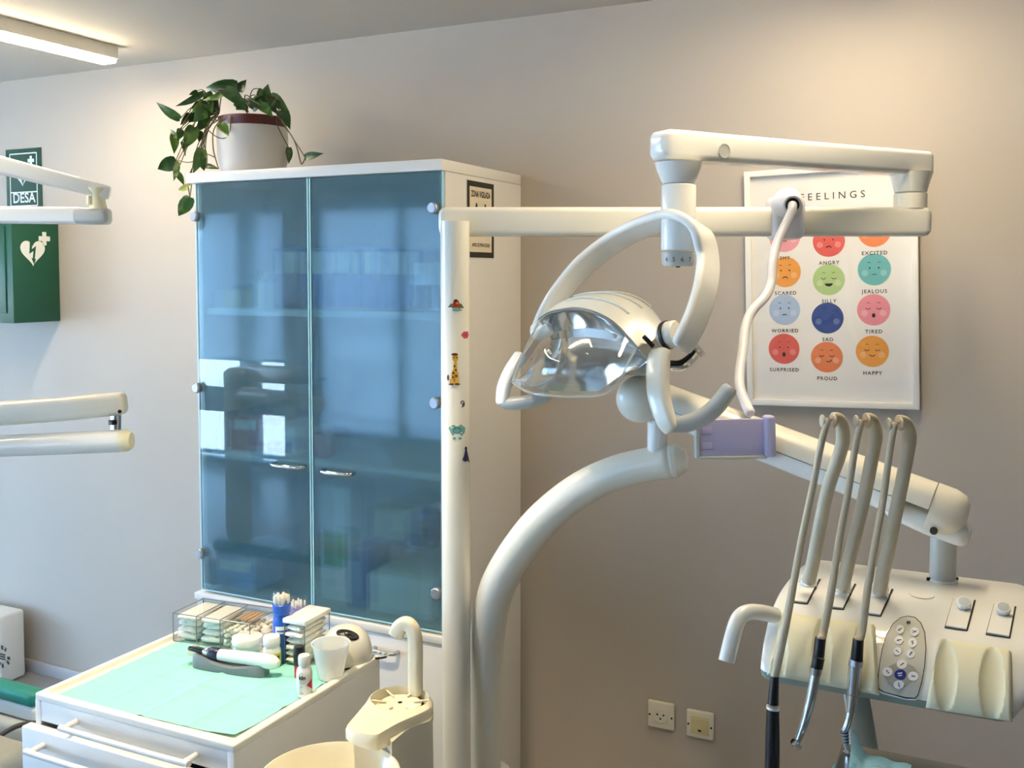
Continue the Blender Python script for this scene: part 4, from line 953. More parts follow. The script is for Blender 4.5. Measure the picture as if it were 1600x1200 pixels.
for k in range(2): tube(mb, G([(1045, 566 + 7 * k, 1.9), (1062, 566 + 7 * k, 1.89), (1078, 556 + 7 * k, 1.89), (1086, 545 + 6 * k, 1.89)]), .0045, 8, 4)
obj('cable_loop', mb, m_black, t)
mb = MB(); tube(mb, G([(1048, 575, 1.895), (1066, 574, 1.885), (1082, 562, 1.885), (1092, 550, 1.885)]), .006, 8, 4); obj('rear_bar', mb, m_chrome, t)
mb = MB(); box(mb, (-.02, -.006, -.003), (.02, .006, .003), .002, 2, frame(P(1088, 543, 1.86), (P(1100, 556, 1.86) - P(1078, 530, 1.86)).normalized(), FW.cross((P(1100, 556, 1.86) - P(1078, 530, 1.86)).normalized()).normalized(), FW)); obj('clear_tab', mb, clear('tab_clear', (.8, .8, .8), 1.5, .05, veil=.2), t)
# stickers on the pole
def psurf(px, py):
    r_ = ray(px, py); c_ = V((bp.x, bp.y)); a_ = r_.x ** 2 + r_.y ** 2; b_ = -2 * (r_.x * c_.x + r_.y * c_.y); cc_ = c_.x ** 2 + c_.y ** 2 - pr_pole ** 2
    dd = max(0, b_ * b_ - 4 * a_ * cc_); k = (-b_ - math.sqrt(dd)) / (2 * a_); p = EYEP + r_ * k
    return p, V((p.x - bp.x, p.y - bp.y, 0)).normalized()
def sx(pts): return [(670 + x / 3.75, 440 + y / 3.75) for x, y in pts]
def ell(cx, cy, rx, ry, n=16): return sx([(cx + rx * math.cos(2 * PI * k / n), cy + ry * math.sin(2 * PI * k / n)) for k in range(n)])
SM = {k: mat('sticker_' + k, v, .45) for k, v in dict(red=(170, 52, 34), olive=(104, 96, 44), teal=(112, 166, 158), pink=(196, 70, 110), yellow=(214, 166, 52), brown=(96, 48, 24), dark=(44, 42, 44), navy=(46, 46, 96), teal2=(80, 140, 136), white=(236, 232, 220)).items()}
def sticker(shapes, lab):
    names = []; mb = MB()
    for i, (poly, mk) in enumerate(shapes):
        if mk not in names: names.append(mk)
        conform(mb, poly, psurf, .0004 + .0002 * i, 0, names.index(mk))
    o = obj('animal_sticker', mb, [SM[n_] for n_ in names], t); o['label'] = lab
sticker([(sx([(112, 150), (130, 128), (150, 132), (148, 158)]), 'olive'), (sx([(206, 155), (190, 128), (168, 132), (172, 158)]), 'olive'), (ell(166, 166, 30, 8), 'teal'), (ell(160, 130, 19, 24), 'red'), (ell(158, 112, 12, 9), 'brown'), (ell(166, 126, 6, 6), 'yellow')], 'sticker of a red bird with spread wings')
sticker([(sx([(188, 312), (205, 292), (228, 290), (233, 312), (226, 332), (206, 334)]), 'pink'), (ell(216, 312, 6, 6), 'red')], 'small pink sticker')
sticker([(ell(155, 447, 22, 27), 'white'), (ell(152, 545, 26, 58), 'white'), (ell(150, 590, 32, 18), 'white'), (sx([(148, 470), (164, 470), (166, 530), (142, 530)]), 'yellow'), (ell(155, 448, 17, 22), 'yellow'), (ell(153, 550, 20, 40), 'yellow'), (ell(136, 585, 13, 18), 'yellow'), (ell(164, 585, 13, 18), 'yellow'), (ell(152, 426, 19, 8), 'brown'), (ell(151, 495, 6, 7, 8), 'brown'), (ell(158, 518, 6, 7, 8), 'brown'), (ell(145, 535, 7, 7, 8), 'brown'), (ell(160, 552, 7, 8, 8), 'brown'), (ell(143, 560, 6, 7, 8), 'brown'), (ell(117, 562, 6, 18, 10), 'brown'), (ell(134, 601, 15, 6, 10), 'brown'), (ell(166, 600, 15, 6, 10), 'brown'), (ell(148, 444, 3.5, 4, 8), 'dark'), (ell(163, 444, 3.5, 4, 8), 'dark'), (ell(150, 578, 4, 8, 8), 'red')], 'sticker of a spotted giraffe')
sticker([(ell(197, 708, 12, 11), 'dark'), (ell(196, 708, 6, 5, 10), 'white'), (sx([(200, 716), (211, 712), (206, 732), (190, 738), (196, 726)]), 'dark')], 'tiny dark curled sticker')
sticker([(sx([(112, 855), (140, 836), (192, 832), (217, 855), (214, 885), (198, 905), (195, 928), (140, 928), (138, 908), (128, 890)]), 'white'), (sx([(116, 856), (142, 840), (190, 837), (213, 857), (210, 884), (192, 905), (140, 905), (130, 888)]), 'teal'), (ell(165, 870, 26, 22), 'teal2'), (ell(166, 874, 16, 13), 'teal'), (ell(150, 918, 10, 8, 10), 'teal'), (ell(182, 918, 10, 8, 10), 'teal'), (ell(158, 862, 3, 3, 6), 'dark'), (ell(174, 862, 3, 3, 6), 'dark')], 'sticker of a teal elephant')
sticker([(ell(217, 978, 7, 12, 12), 'navy'), (sx([(212, 985), (222, 985), (232, 1030), (238, 1062), (226, 1050), (212, 1056), (196, 1045), (206, 1020)]), 'navy')], 'sticker of a dark blue bird')

# ------------------------------------------------------------------ gooseneck phone holder on the beam
q = P(1226, 340, LD - .035); t = thing('phone_holder', 'white gooseneck holder with a lilac bracket clamped on the lamp beam', 'holder', q)
bn = FW.copy(); bn.z = 0; bn.normalize()
m_go = mat('gooseneck_white', (244, 240, 242), .35, coat=.3)
fr_ = frame(P(1226, 338, LD), ru, Z, -bn)
mb = MB(); box(mb, (-.036, -.052, -.038), (.036, .044, .046), .016, 4, fr_); cl_ = obj('clamp', mb, m_go, t)
c_ = P(1230, 318, LD - .045); c2 = P(1238, 320, LD - .085)
mb = MB(); cyl(mb, c_, c2, .034, .022, n=28, bev=.004); obj('socket_boss', mb, m_go, cl_)
x_, y_, z_ = axes_from(c2 - c_); mb = MB(); lathe(mb, [(.0195, 0), (.0195, .002), (.0155, .002), (.0145, -.001), (.001, -.001)], frame(c2, x_, y_, z_), 24); obj('socket_rim', mb, m_go, cl_)
mb = MB(); lathe(mb, [(.0148, 0), (.001, .0002)], frame(c2 + z_ * .0008, x_, y_, z_), 24); obj('dark_bore', mb, m_hole, cl_)
obj('gooseneck', tube(MB(), [c2 + z_ * .001] + G([(1237, 330, 2.095), (1227, 352, 2.08), (1214, 380, 2.07), (1207, 410, 2.05), (1205, 440, 2.04), (1196, 463, 2.02), (1176, 485, 2.0), (1165, 510, 1.98), (1161, 545, 1.95), (1156, 580, 1.92), (1156, 605, 1.89), (1164, 628, 1.86), (1172, 645, 1.83)]), .0098, 12, 5), m_go, t)
B0, B1 = P(1093, 714, 1.80), P(1197, 712, 1.80); bu = (B1 - B0); BW = bu.length; bu.normalize(); bz = (P(1093, 656, 1.80) - B0); bz = (bz - bu * bz.dot(bu)); BH = bz.length; bz.normalize(); bnn = bu.cross(bz)
if bnn.dot(EYEP - B0) < 0: bnn = -bnn
bf = frame(B0, bu, bz, bnn)
br_ = obj('bracket_plate', box(MB(), (0, 0, -.012), (BW, BH, 0), .003, 2, bf), m_lilac, t)
mb = MB(); box(mb, (BW - .004, -.002, -.014), (BW + .016, BH + .006, .014), .006, 3, bf); obj('bracket_jaw', mb, m_lilac, br_)
mb = MB(); box(mb, (-.007, -.003, -.014), (.0, BH + .002, .006), .002, 2, bf); obj('bracket_lip', mb, m_grey_arm, br_)
mb = MB()
for zz in (.2, .6): box(mb, (.004, BH * zz, -.001), (.024, BH * (zz + .2), .002), .002, 2, bf)
obj('rubber_pad', mb, m_lilac, br_)
mb = MB(); box(mb, (-.002, -.004, -.014), (BW, .001, .010), .001, 1, bf); obj('bottom_rail', mb, m_grey_arm, br_)

# ------------------------------------------------------------------ delivery unit: curved tube, balance arm, console
tb = [(757, 1290, 2.34), (757, 1200, 2.32), (758, 1100, 2.30), (760, 1020, 2.27), (765, 965, 2.24), (778, 915, 2.20), (805, 867, 2.15), (845, 815, 2.09), (900, 769, 2.04), (957, 740, 2.0), (1010, 726, 1.97), (1046, 721, 1.95)]
base = P(*tb[0]); base.z = 0
t = thing('delivery_unit', 'ivory dental delivery unit with curved column, sloping arm and instrument console', 'dental unit', base)
pts = [V((base.x, base.y, .45))] + G(tb[1:])
obj('curved_column', tube(MB(), pts, [.0385, .0385, .039, .039, .0395, .0395, .039, .037, .0355, .034, .0335, .0335], 28, 5), m_unit, t)
mb = MB(); lathe(mb, [(.085, 0), (.088, .02), (.075, .40), (.06, .485), (.04, .50)], at(base), 32); obj('column_base', mb, m_unit2, t)
q = P(1060, 719.5, 1.948)
obj('column_cap', tube(MB(), G([(1049, 720.5, 1.95), (1057, 719.5, 1.948), (1066, 719, 1.945)]), [.0338, .0335, .026], 28, 4), m_unit, t)
pj = P(1027, 690, 1.955); pj0 = V((pj.x, pj.y, P(1027, 718, 1.955).z)); pj1 = V((pj.x, pj.y, P(1027, 640, 1.955).z))
obj('arm_post', cyl(MB(), pj0, pj1, 15.5 * 1.955 / F, n=24), m_unit2, t)
# balance arm
aL, aR = P(1005, 622, 1.96), P(1508, 814, 1.70)
ad = (aR - aL).normalized(); AL = (aR - aL).length; aup = (Z - ad * Z.dot(ad)).normalized()
def armsec(w0, h, top): # half section: rounded cover or tub
    s = []
    for k in range(9):
        q_ = PI * k / 8; s.append(((h * math.sin(q_) ** .6 if top else -h * math.sin(q_) ** .6), w0 * math.cos(q_)))
    return s if top else s
up_sc = [1.0, 1.0, 1.02, 1.05]
obj('arm_cover', sweep(MB(), [aL + aup * .006, aL + ad * AL * .33 + aup * .006, aL + ad * AL * .66 + aup * .006, aR - ad * .06 + aup * .006], armsec(.043, .037, True), aup, scale=up_sc), m_unit, t)
obj('arm_tub', sweep(MB(), [aL + aup * .004, aL + ad * AL * .33 + aup * .004, aL + ad * AL * .66 + aup * .004, aR - ad * .1 + aup * .004], armsec(.0415, .036, False), aup, scale=up_sc), m_unit2, t)
mb = MB(); e0 = aR - ad * .058
lathe(mb, [(.0445, 0), (.0445, .03), (.040, .047), (.026, .058), (.001, .061)], frame(e0 + aup * .002, aup.cross(ad).normalized(), aup, ad) @ M.Diagonal((1, 1.0, 1, 1)), 32); obj('end_cap', mb, m_unit, t)
obj('end_knuckle', sweep(MB(), [aR - ad * .11 - aup * .022, aR - ad * .05 - aup * .026, aR - ad * .0 - aup * .024], rr(.036, .06, .014), aup, round_end=.016), m_unit2, t)
sn = ad.cross(aup); sn = sn if sn.dot(EYEP - aR) > 0 else -sn
pq = P(1458, 832, 1.66); k_ = aR - ad * ((aR - pq).dot(ad)) - aup * .026
mb = MB(); cyl(mb, k_ + sn * .03, k_ + sn * .0445, .0062, n=16); obj('arm_screw', mb, m_dark, t)
mb = MB(); lathe(mb, [(.001, -.056), (.022, -.054), (.036, -.046), (.044, -.034), (.047, -.018), (.047, .018), (.044, .034), (.036, .046), (.022, .054), (.001, .056)], frame(aL, *axes_from(sn)), 36); obj('shoulder_joint', mb, m_unit, t)
# console
D0 = 1.5
e0 = P(1186, 1050, D0); XC0 = e0.x
raw = [PX(x_, y_, XC0) for x_, y_ in ((1189, 1066), (1186, 1050), (1188, 1030), (1194, 995), (1203, 959), (1222, 918), (1250, 884), (1266, 873))]
raw = smooth_path([V((0, p.y, p.z)) for p in raw[1:]], 5)
prof = [(p.y, p.z) for p in raw]
XC1 = PY(1622, 1134, e0.y).x
def csurf(px, py):
    r_ = ray(px, py); best = None
    for (ya, za), (yb, zb) in zip(prof, prof[1:]):
        ny, nz = -(zb - za), (yb - ya)
        den = r_.y * ny + r_.z * nz
        if abs(den) < 1e-9: continue
        k = (ya * ny + (za - EYE) * nz) / den; p = EYEP + r_ * k
        s = ((p.y - ya) * (yb - ya) + (p.z - za) * (zb - za)) / ((yb - ya) ** 2 + (zb - za) ** 2)
        if -.02 <= s <= 1.02 and (best is None or k < best[0]): best = (k, p, V((0, ny, nz)).normalized())
    if best is None:
        ya, za = prof[0]; p = EYEP + r_ * (ya / r_.y); return p, V((0, -1, .1)).normalized()
    n_ = best[2]
    if n_.dot(EYEP - best[1]) < 0: n_ = -n_
    return best[1], n_
ym = sum(p[0] for p in prof) / len(prof); zm = min(p[1] for p in prof)
bot_prof = [(prof[-1][0] - .005, prof[-1][1] - .05), (prof[0][0] + .16, prof[0][1] - .035), (prof[0][0] + .012, prof[0][1] - .016)]
ringp = prof + bot_prof[:1]
full = prof + bot_prof
mb = MB(); rings = []
for x_, s in ((XC0 - .0, .93), (XC0 + .006, .975), (XC0 + .018, 1), ((XC0 + XC1) / 2, 1), (XC1 - .018, 1), (XC1 - .006, .975), (XC1, .93)):
    cy_, cz_ = ym, prof[0][1] + .03
    rings.append([V((x_ - (.03 * max(0, 1 - i_ / (len(prof) * .45)) ** 1.5 if x_ > XC1 - .02 else 0), cy_ + (y_ - cy_) * s, cz_ + (z_ - cz_) * s)) for i_, (y_, z_) in enumerate(prof)])
grid(mb, rings)
bodyc = obj('console_top', mb, m_unit2, t, angle=60)
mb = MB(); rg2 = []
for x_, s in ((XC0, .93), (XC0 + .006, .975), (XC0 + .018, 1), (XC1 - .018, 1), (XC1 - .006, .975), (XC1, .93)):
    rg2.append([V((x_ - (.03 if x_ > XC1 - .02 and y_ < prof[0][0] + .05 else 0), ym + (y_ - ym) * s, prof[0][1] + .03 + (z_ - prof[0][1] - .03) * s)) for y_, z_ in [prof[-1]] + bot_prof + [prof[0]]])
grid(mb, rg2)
obj('shaded_console_underside', mb, m_under_shade, t)
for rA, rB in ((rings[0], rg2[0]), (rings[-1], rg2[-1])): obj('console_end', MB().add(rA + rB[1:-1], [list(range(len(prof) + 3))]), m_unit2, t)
# post to the arm
pq_ = aR - ad * .035; pp = V((pq_.x, pq_.y, 0)); pp.z = max(z_ + (z2_ - z_) * (pp.y - y_) / (y2_ - y_) for (y_, z_), (y2_, z2_) in zip(prof, prof[1:]) if y_ <= pp.y <= y2_) if prof[0][0] < pp.y < prof[-1][0] else prof[-1][1]
ptop = V((pp.x, pp.y, pq_.z - .03))
obj('console_post', cyl(MB(), V((pp.x, pp.y, pp.z - .01)), ptop, 20 * 1.66 / F, n=28), m_grey_arm, t)
mb = MB(); lathe(mb, [(23 * 1.66 / F, pp.z - .004), (23 * 1.66 / F, pp.z + .004), (20 * 1.66 / F, pp.z + .006)], at((pp.x, pp.y, 0)), 28); obj('post_collar', mb, m_unit2, t)
mb = MB()
for s in (-1, 1):
    c_ = V((pp.x, pp.y, pp.z + .004)) + RT * s * 23 * 1.66 / F; box(mb, c_ - V((.003, .003, .002)), c_ + V((.003, .003, .004)), .001)
obj('collar_clip', mb, m_black, t)
def zz6(pts): return [(1100 + x_ / 3.2, 840 + y_ / 3.2) for x_, y_ in pts]
# whip arm plates, knob plates
def plate(poly, name='hose_plate', edge=True):
    mb = MB(); conform(mb, [(a_ + (a_ - sum(p[0] for p in poly) / 4) * .12 + .6, b_ + (b_ - sum(p[1] for p in poly) / 4) * .07 + .4) for a_, b_ in poly], csurf, .0008, 0, 0, 6, 5)
    g_ = obj('joint_gap', mb, m_hole, bodyc)
    mb = MB(); conform(mb, poly, csurf, .0, .003, 0, 6, 5); return obj(name, mb, m_unit2, bodyc)
plate(zz6([(478, 205), (575, 212), (515, 330), (440, 322)])); plate(zz6([(660, 228), (752, 236), (695, 358), (622, 350)])); plate(zz6([(845, 255), (938, 262), (882, 392), (808, 382)]))
for k, pl_ in enumerate(([(1248, 308), (1350, 318), (1312, 464), (1208, 448)], [(1452, 336), (1553, 350), (1525, 500), (1414, 482)])):
    plate(zz6(pl_), 'knob_plate')
    cx_, cy_ = ((1300, 330), (1495, 358))[k]; p_, n_ = csurf(1100 + cx_ / 3.2, 840 + (cy_ + 28) / 3.2); q_ = P(1100 + cx_ / 3.2, 840 + cy_ / 3.2, (p_ - EYEP).dot(FW) - .01)
    mb = MB(); ax2 = (Z * .75 - Y * .55).normalized(); x_, y_, z_ = axes_from(ax2); lathe(mb, [(.0095, -.004), (.0095, .012), (.0105, .014), (.0105, .019), (.0095, .020), (.001, .0202)], frame(p_, x_, y_, z_), 24); kb = obj('knob', mb, m_unit2, bodyc)
    mb = MB(); lathe(mb, [(.0082, .0204), (.001, .0206)], frame(p_, x_, y_, z_), 20); obj('knob_face', mb, m_grey_arm, kb)
mb = MB(); conform(mb, ell_ if False else [(1440 + 20 * math.cos(q_) + 0, 930 + 6.5 * math.sin(q_) + 2.5 * math.cos(q_)) for q_ in [2 * PI * k / 24 for k in range(24)]], csurf, 0, .0022); obj('cover_disc', mb, m_unit2, bodyc)
# instrument pads with finger grooves
def groove_pad(corners, grooves, name):
    tl, tr_, brr, bll = corners; rows = []; NUU, NVV = 60, 32
    for j in range(NVV + 1):
        v_ = j / NVV; r = []
        for i in range(NUU + 1):
            u_ = i / NUU
            x_ = (tl[0] * (1 - u_) + tr_[0] * u_) * (1 - v_) + (bll[0] * (1 - u_) + brr[0] * u_) * v_; y_ = (tl[1] * (1 - u_) + tr_[1] * u_) * (1 - v_) + (bll[1] * (1 - u_) + brr[1] * u_) * v_
            p, n_ = csurf(x_, y_); ed = min(1, min(u_, 1 - u_) / .05, min(v_, 1 - v_) / .07); h_ = .009 * math.sqrt(max(0, 1 - (1 - ed) ** 2))
            for gx, gy, rx, ry in grooves:
                dd = ((x_ - gx) / rx) ** 2 + ((y_ - gy) / ry) ** 2
                if dd < 1: h_ -= .0078 * math.sqrt(1 - dd)
            r.append(p + n_ * (max(h_, 0) + .0008))
        rows.append(r)
    return obj(name, grid(MB(), rows), m_cream, bodyc, angle=40)
groove_pad([(1222, 960), (1368, 980), (1374, 1086), (1198, 1054)], [(1219, 1020, 13, 48), (1285, 1028, 15, 54), (1349, 1034, 16, 56)], 'instrument_rest')
groove_pad([(1466, 1000), (1580, 1020), (1582, 1128), (1446, 1106)], [(1478, 1058, 18, 50), (1550, 1072, 20, 52)], 'instrument_rest')
# control pad
cp_out = zz6([(1020, 398), (1055, 404), (1085, 432), (1105, 480), (1112, 560), (1105, 650), (1090, 730), (1072, 790), (1058, 806), (1010, 803), (900, 775), (872, 758), (868, 720), (876, 640), (890, 560), (912, 490), (945, 435), (985, 404)])
mb = MB(); cxm = sum(p[0] for p in cp_out) / len(cp_out); cym = sum(p[1] for p in cp_out) / len(cp_out)
conform(mb, [(cxm + (a_ - cxm) * 1.05, cym + (b_ - cym) * 1.03) for a_, b_ in cp_out], csurf, 0, .0022, 0, 3); cpd = obj('control_pad', mb, m_unit2, bodyc)
mb = MB(); conform(mb, [(cxm + (a_ - cxm) * 1.005, cym + (b_ - cym) * 1.0) for a_, b_ in cp_out], csurf, .0025, 0, 0, 3); obj('pad_seam', mb, m_hole, cpd)
mb = MB(); conform(mb, [(cxm + (a_ - cxm) * .965, cym + (b_ - cym) * .975) for a_, b_ in cp_out], csurf, .003, 0, 0, 3); obj('pad_film', mb, m_gpad, cpd)
mb = MB(); conform(mb, zz6([(985, 622), (1048, 650), (1075, 690), (1045, 722), (985, 760), (925, 730), (895, 690), (925, 648)]), csurf, .0034, 0, 0, 3); obj('pad_field', mb, mat('pad_field', (166, 164, 152), .45), cpd)
BT = [(980, 470, 20, 22), (1052, 482, 22, 22), (975, 522, 22, 20), (1042, 534, 22, 22), (967, 576, 20, 20), (1033, 588, 22, 22), (990, 640, 26, 22), (918, 676, 26, 22), (1046, 698, 26, 22), (975, 738, 26, 20)]
for i, (x_, y_, rx, ry) in enumerate(BT):
    mb = MB(); conform(mb, zz6([(x_ + rx * math.cos(2 * PI * k / 16), y_ + ry * math.sin(2 * PI * k / 16)) for k in range(16)]), csurf, .0034, .0008); b_ = obj('button', mb, m_btn, cpd)
    mb = MB(); r_ = random.Random(i)
    for k in range(2):
        a_ = r_.uniform(0, PI); l_ = 10; dx, dy = l_ * math.cos(a_), l_ * math.sin(a_)
        conform(mb, zz6([(x_ - dx - dy * .15 + k * 3, y_ - dy + dx * .15), (x_ - dx + dy * .15 + k * 3, y_ - dy - dx * .15), (x_ + dx + dy * .15, y_ + dy - dx * .15 + 3 * k), (x_ + dx - dy * .15, y_ + dy + dx * .15 + 3 * k)]), csurf, .0045 + .0002 * k, 0, 0, 1)
    obj('icon', mb, m_ink, b_)
mb = MB(); conform(mb, zz6([(982 + 30 * math.cos(2 * PI * k / 18), 690 + 24 * math.sin(2 * PI * k / 18)) for k in range(18)]), csurf, .0034, .001); b_ = obj('button', mb, m_blue, cpd); b_['label'] = 'dark blue round button at the centre of the control pad'
mb = MB(); conform(mb, zz6([(968, 683), (992, 680), (992, 686), (968, 689)]), csurf, .0047, 0, 0, 1); conform(mb, zz6([(972, 694), (990, 692), (990, 697), (972, 699)]), csurf, .0047, 0, 0, 1); obj('icon', mb, m_btn, b_)
mb = MB()
for k in range(2): conform(mb, zz6([(1018 + 9 * k + 6 * math.cos(2 * PI * j / 8), 434 + 9 * math.sin(2 * PI * j / 8)) for j in range(8)]), csurf, .0034, 0, 0, 1)
obj('printed_logo', mb, m_dark, cpd)
# console side handle
hp = [P(1212, 962, 1.545), P(1188, 957, 1.53), P(1168, 957, 1.52), P(1155, 966, 1.51), P(1146, 990, 1.50), P(1135, 1034, 1.49)]
ch = obj('side_handle', tube(MB(), hp, .0122, 18, 5, rnd=False), m_unit2, t)
# bracket under the console and tray
tq = P(1340, 1100, 1.62)
mb = MB(); sweep(mb, G([(1338, 1085, 1.62), (1345, 1130, 1.57), (1352, 1181, 1.44)]), rr(.04, .01, .003), RT, scale=[1.0, 1.0, 1.0]); obj('tray_bracket', mb, m_grey_arm, t)
TZ = P(1345, 1182, 1.42).z
ty0 = P(1345, 1187, 1.42)
obj('tray', box(MB(), (ty0.x - .03, ty0.y - .26, TZ - .010), (ty0.x + .27, ty0.y + .035, TZ), .003, 3), m_steel, t)
# whip arms
W3 = [([(1263, 908, 1.615), (1270, 880, 1.61), (1292, 770, 1.585), (1313, 707, 1.57), (1317, 679, 1.565), (1312, 656, 1.555), (1302, 651, 1.545)], (1290, 657)),
      ([(1316, 918, 1.605), (1323, 890, 1.60), (1348, 787, 1.58), (1364, 707, 1.56), (1368, 680, 1.555), (1363, 657, 1.545), (1353, 652, 1.535)], (1343, 658)),
      ([(1374, 926, 1.595), (1380, 895, 1.59), (1406, 770, 1.565), (1418, 707, 1.55), (1421, 682, 1.545), (1415, 661, 1.535), (1404, 655, 1.525)], (1394, 662))]
for pts, fk in W3:
    wa = obj('whip_arm', tube(MB(), G(pts), [.0115, .0108, .0105, .0105, .0108, .0095, .007], 14, 5), m_hose, t)
    x_, y_, z_ = axes_from(V((0, -1, .75)))
    p0, n_ = csurf(pts[0][0] - 1, pts[0][1] + 6); d_ = (P(*pts[1]) - p0).normalized()
    mb = MB(); cyl(mb, p0 - d_ * .006, p0 + d_ * .022, .0155, .0132, n=20, bev=.002); obj('whip_socket', mb, m_unit2, wa)
    f0 = P(fk[0] + 4, fk[1] + 1, pts[-1][2] - .004); mb = MB()
    for s in (-1, 1):
        c_ = f0 + RT * s * .0092; lathe(mb, [(.002, -.0018), (.0095, -.0018), (.0105, 0), (.0095, .0018), (.002, .0018)], frame(c_, UP, -FW, RT), 16)
    obj('hose_fork', mb, m_hose, wa)
# ------------------------------------------------------------------ handpieces with their hoses
def handpiece(label, hose, parts, name='dental_handpiece'):
    pts = G(hose); o = thing(name, label, 'handpiece', pts[-1], 'handpieces hanging on the console')
    obj('hose', tube(MB(), pts, [.0052, .0054, .0062], 10, 5), m_hose, o)
    for nm, pl_, r_, mm in parts: obj(nm, tube(MB(), G(pl_), r_, 16, 4, rnd=(nm == 'head')), mm, o)
    return o
hd_ = lambda px, py: (csurf(px, py)[0] - EYEP).dot(FW)
hA, hB, hC = 1.445, 1.44, 1.435
o = handpiece('black scaler handpiece with a white ring, leftmost of the three on the console', [(1294, 656, 1.535), (1284, 690, 1.53), (1270, 760, 1.52), (1253, 840, 1.50), (1237, 927, 1.475), (1225, 990, 1.455), (1210, 1058, hA)],
              [('black_sleeve', [(1210.5, 1056, hA), (1208, 1100, hA)], [.0062, .0075, .0082], m_black), ('white_ring', [(1208, 1104, hA), (1207.6, 1108, hA)], .0098, m_unit2), ('black_grip', [(1207.6, 1108, hA), (1207, 1160, hA), (1206, 1215, hA)], [.0092, .0105, .011], m_black), ('label_plate', [(1206, 1214, hA), (1205, 1260, hA)], [.0085, .006], m_dark)], 'scaler_handpiece')
o = handpiece('slim steel turbine handpiece with black coupling, middle of the three on the console', [(1346, 658, 1.527), (1337, 695, 1.52), (1325, 770, 1.51), (1312, 840, 1.495), (1300, 918, 1.47), (1287, 985, 1.45), (1282, 1000, hB)],
              [('black_coupling', [(1282, 997, hB), (1279, 1025, hB)], [.0078, .0082], m_black), ('grip_ring', [(1279, 1027, hB), (1276, 1044, hB)], [.0088, .0085], m_black), ('steel_collar', [(1275.5, 1043, hB), (1274, 1054, hB)], [.0092, .0082], m_steel), ('steel_body', [(1274, 1053, hB), (1267, 1090, hB), (1258, 1125, hB), (1250, 1148, hB), (1245, 1160, hB)], [.0076, .0072, .006, .0052, .0045], m_steel), ('head', [(1241, 1160, hB - .003), (1247, 1166, hB + .004)], .0062, m_chrome)], 'turbine_handpiece')
o = handpiece('stepped steel contra-angle handpiece with ribbed neck, rightmost of the three on the console', [(1398, 662, 1.517), (1391, 700, 1.51), (1380, 780, 1.50), (1369, 840, 1.485), (1356, 918, 1.465), (1347, 984, 1.445), (1341, 1002, hC)],
              [('black_coupling', [(1341, 999, hC), (1338.5, 1031, hC)], [.0078, .0088], m_black), ('grey_ring', [(1338, 1031, hC), (1336.5, 1040, hC)], .0102, m_alu), ('silver_body', [(1336.5, 1040, hC), (1333, 1084, hC)], [.0098, .0092], m_steel), ('steel_cone', [(1332.5, 1086, hC), (1329, 1112, hC)], [.0074, .0062], m_chrome), ('steel_neck', [(1328.5, 1113, hC), (1324, 1132, hC), (1319.5, 1142, hC)], [.0052, .005, .0048], m_steel), ('ribbed_neck', [(1319.5, 1140, hC), (1320, 1150, hC), (1322, 1164, hC)], [.0055, .005, .004], m_alu), ('chrome_shaft', [(1322, 1163, hC), (1325, 1174, hC)], [.0036, .0036], m_chrome), ('head', [(1322, 1176, hC - .003), (1327, 1181, hC + .004)], .0058, m_chrome)], 'contra_angle_handpiece')
for k in range(4):
    mb = MB(); a_ = P(1319.6 + k * .55, 1143 + k * 5, hC); b_ = P(1319.8 + k * .55, 1144.4 + k * 5, hC); cyl(mb, a_, b_, .0058 - k * .0004, n=14); obj('rib', mb, m_dark, o)
# teal wrap on the tray
rows = []
for j in range(13):
    r = []
    for i in range(15):
        u_, v_ = i / 14, j / 12; q_ = PZ(1332 + 92 * u_ - 10 * v_, 1176 + 24 * u_ + 46 * v_, TZ + .003)
        r.append(q_ + Z * (.004 + .0035 * math.sin(i * 1.1 + j * .8) * math.sin(j * .9 + .4) + .03 * math.exp(-(u_ / .12) ** 2) * math.exp(-(v_ / .35) ** 2)))
    rows.append(r)
mtp = leafmat('wrap_print', (160, 214, 236), (84, 156, 184), .6)
tag(obj('wrapped_pouch', grid(MB(), rows), mtp, loc=P(1350, 1195, 1.56), angle=180), 'teal patterned plastic pouch lying on the tray under the console', 'pouch')
mb = MB(); tube(mb, G([(1306, 1212, 1.5), (1314, 1200, 1.5), (1324, 1200, 1.5), (1330, 1212, 1.5)]), .010, 12, 5)
tag(obj('teal_glove', mb, mat('glove_teal', (78, 150, 140), .5), loc=P(1325, 1195, 1.5)), 'dark teal rounded edge of a glove in front of the pouch', 'glove')

# ------------------------------------------------------------------ cuspidor: cup filler and bowl
d_ = 1.85; c0 = P(625, 1095, d_); PZT = c0.z; kk = d_ / F
t = thing('cuspidor_unit', 'cream cuspidor with cup filler spout and round bowl beside the cart', 'cuspidor', (c0.x, c0.y, 0))
m_cer = mat('ceramic_cream', (238, 230, 202), .18, coat=.4)
def cz(px, py, z=PZT): return PZ(px, py, z)
outl = [(571, 1098), (580, 1084), (600, 1074), (625, 1071), (652, 1075), (672, 1087), (677, 1098), (672, 1108), (655, 1117), (625, 1130), (600, 1144), (588, 1150), (570, 1149), (552, 1145), (540, 1138), (544, 1130), (556, 1116)]
loop = smooth_path([cz(*q) for q in outl + outl[:1]], 3)[:-1]; cen_ = sum(loop, V()) / len(loop)
top_l = [cen_ + (p - cen_) * .965 for p in loop]; n_ = len(loop)
lowl = [V((p.x, p.y, PZT - (.030 - .012 * min(1, max(0, (p - c0).dot(-RT)) / .08)))) for p in loop]
hole = [c0 + V((.058 * math.cos(q), .052 * math.sin(q), .0)) for q in [2 * PI * k / n_ for k in range(n_)]]
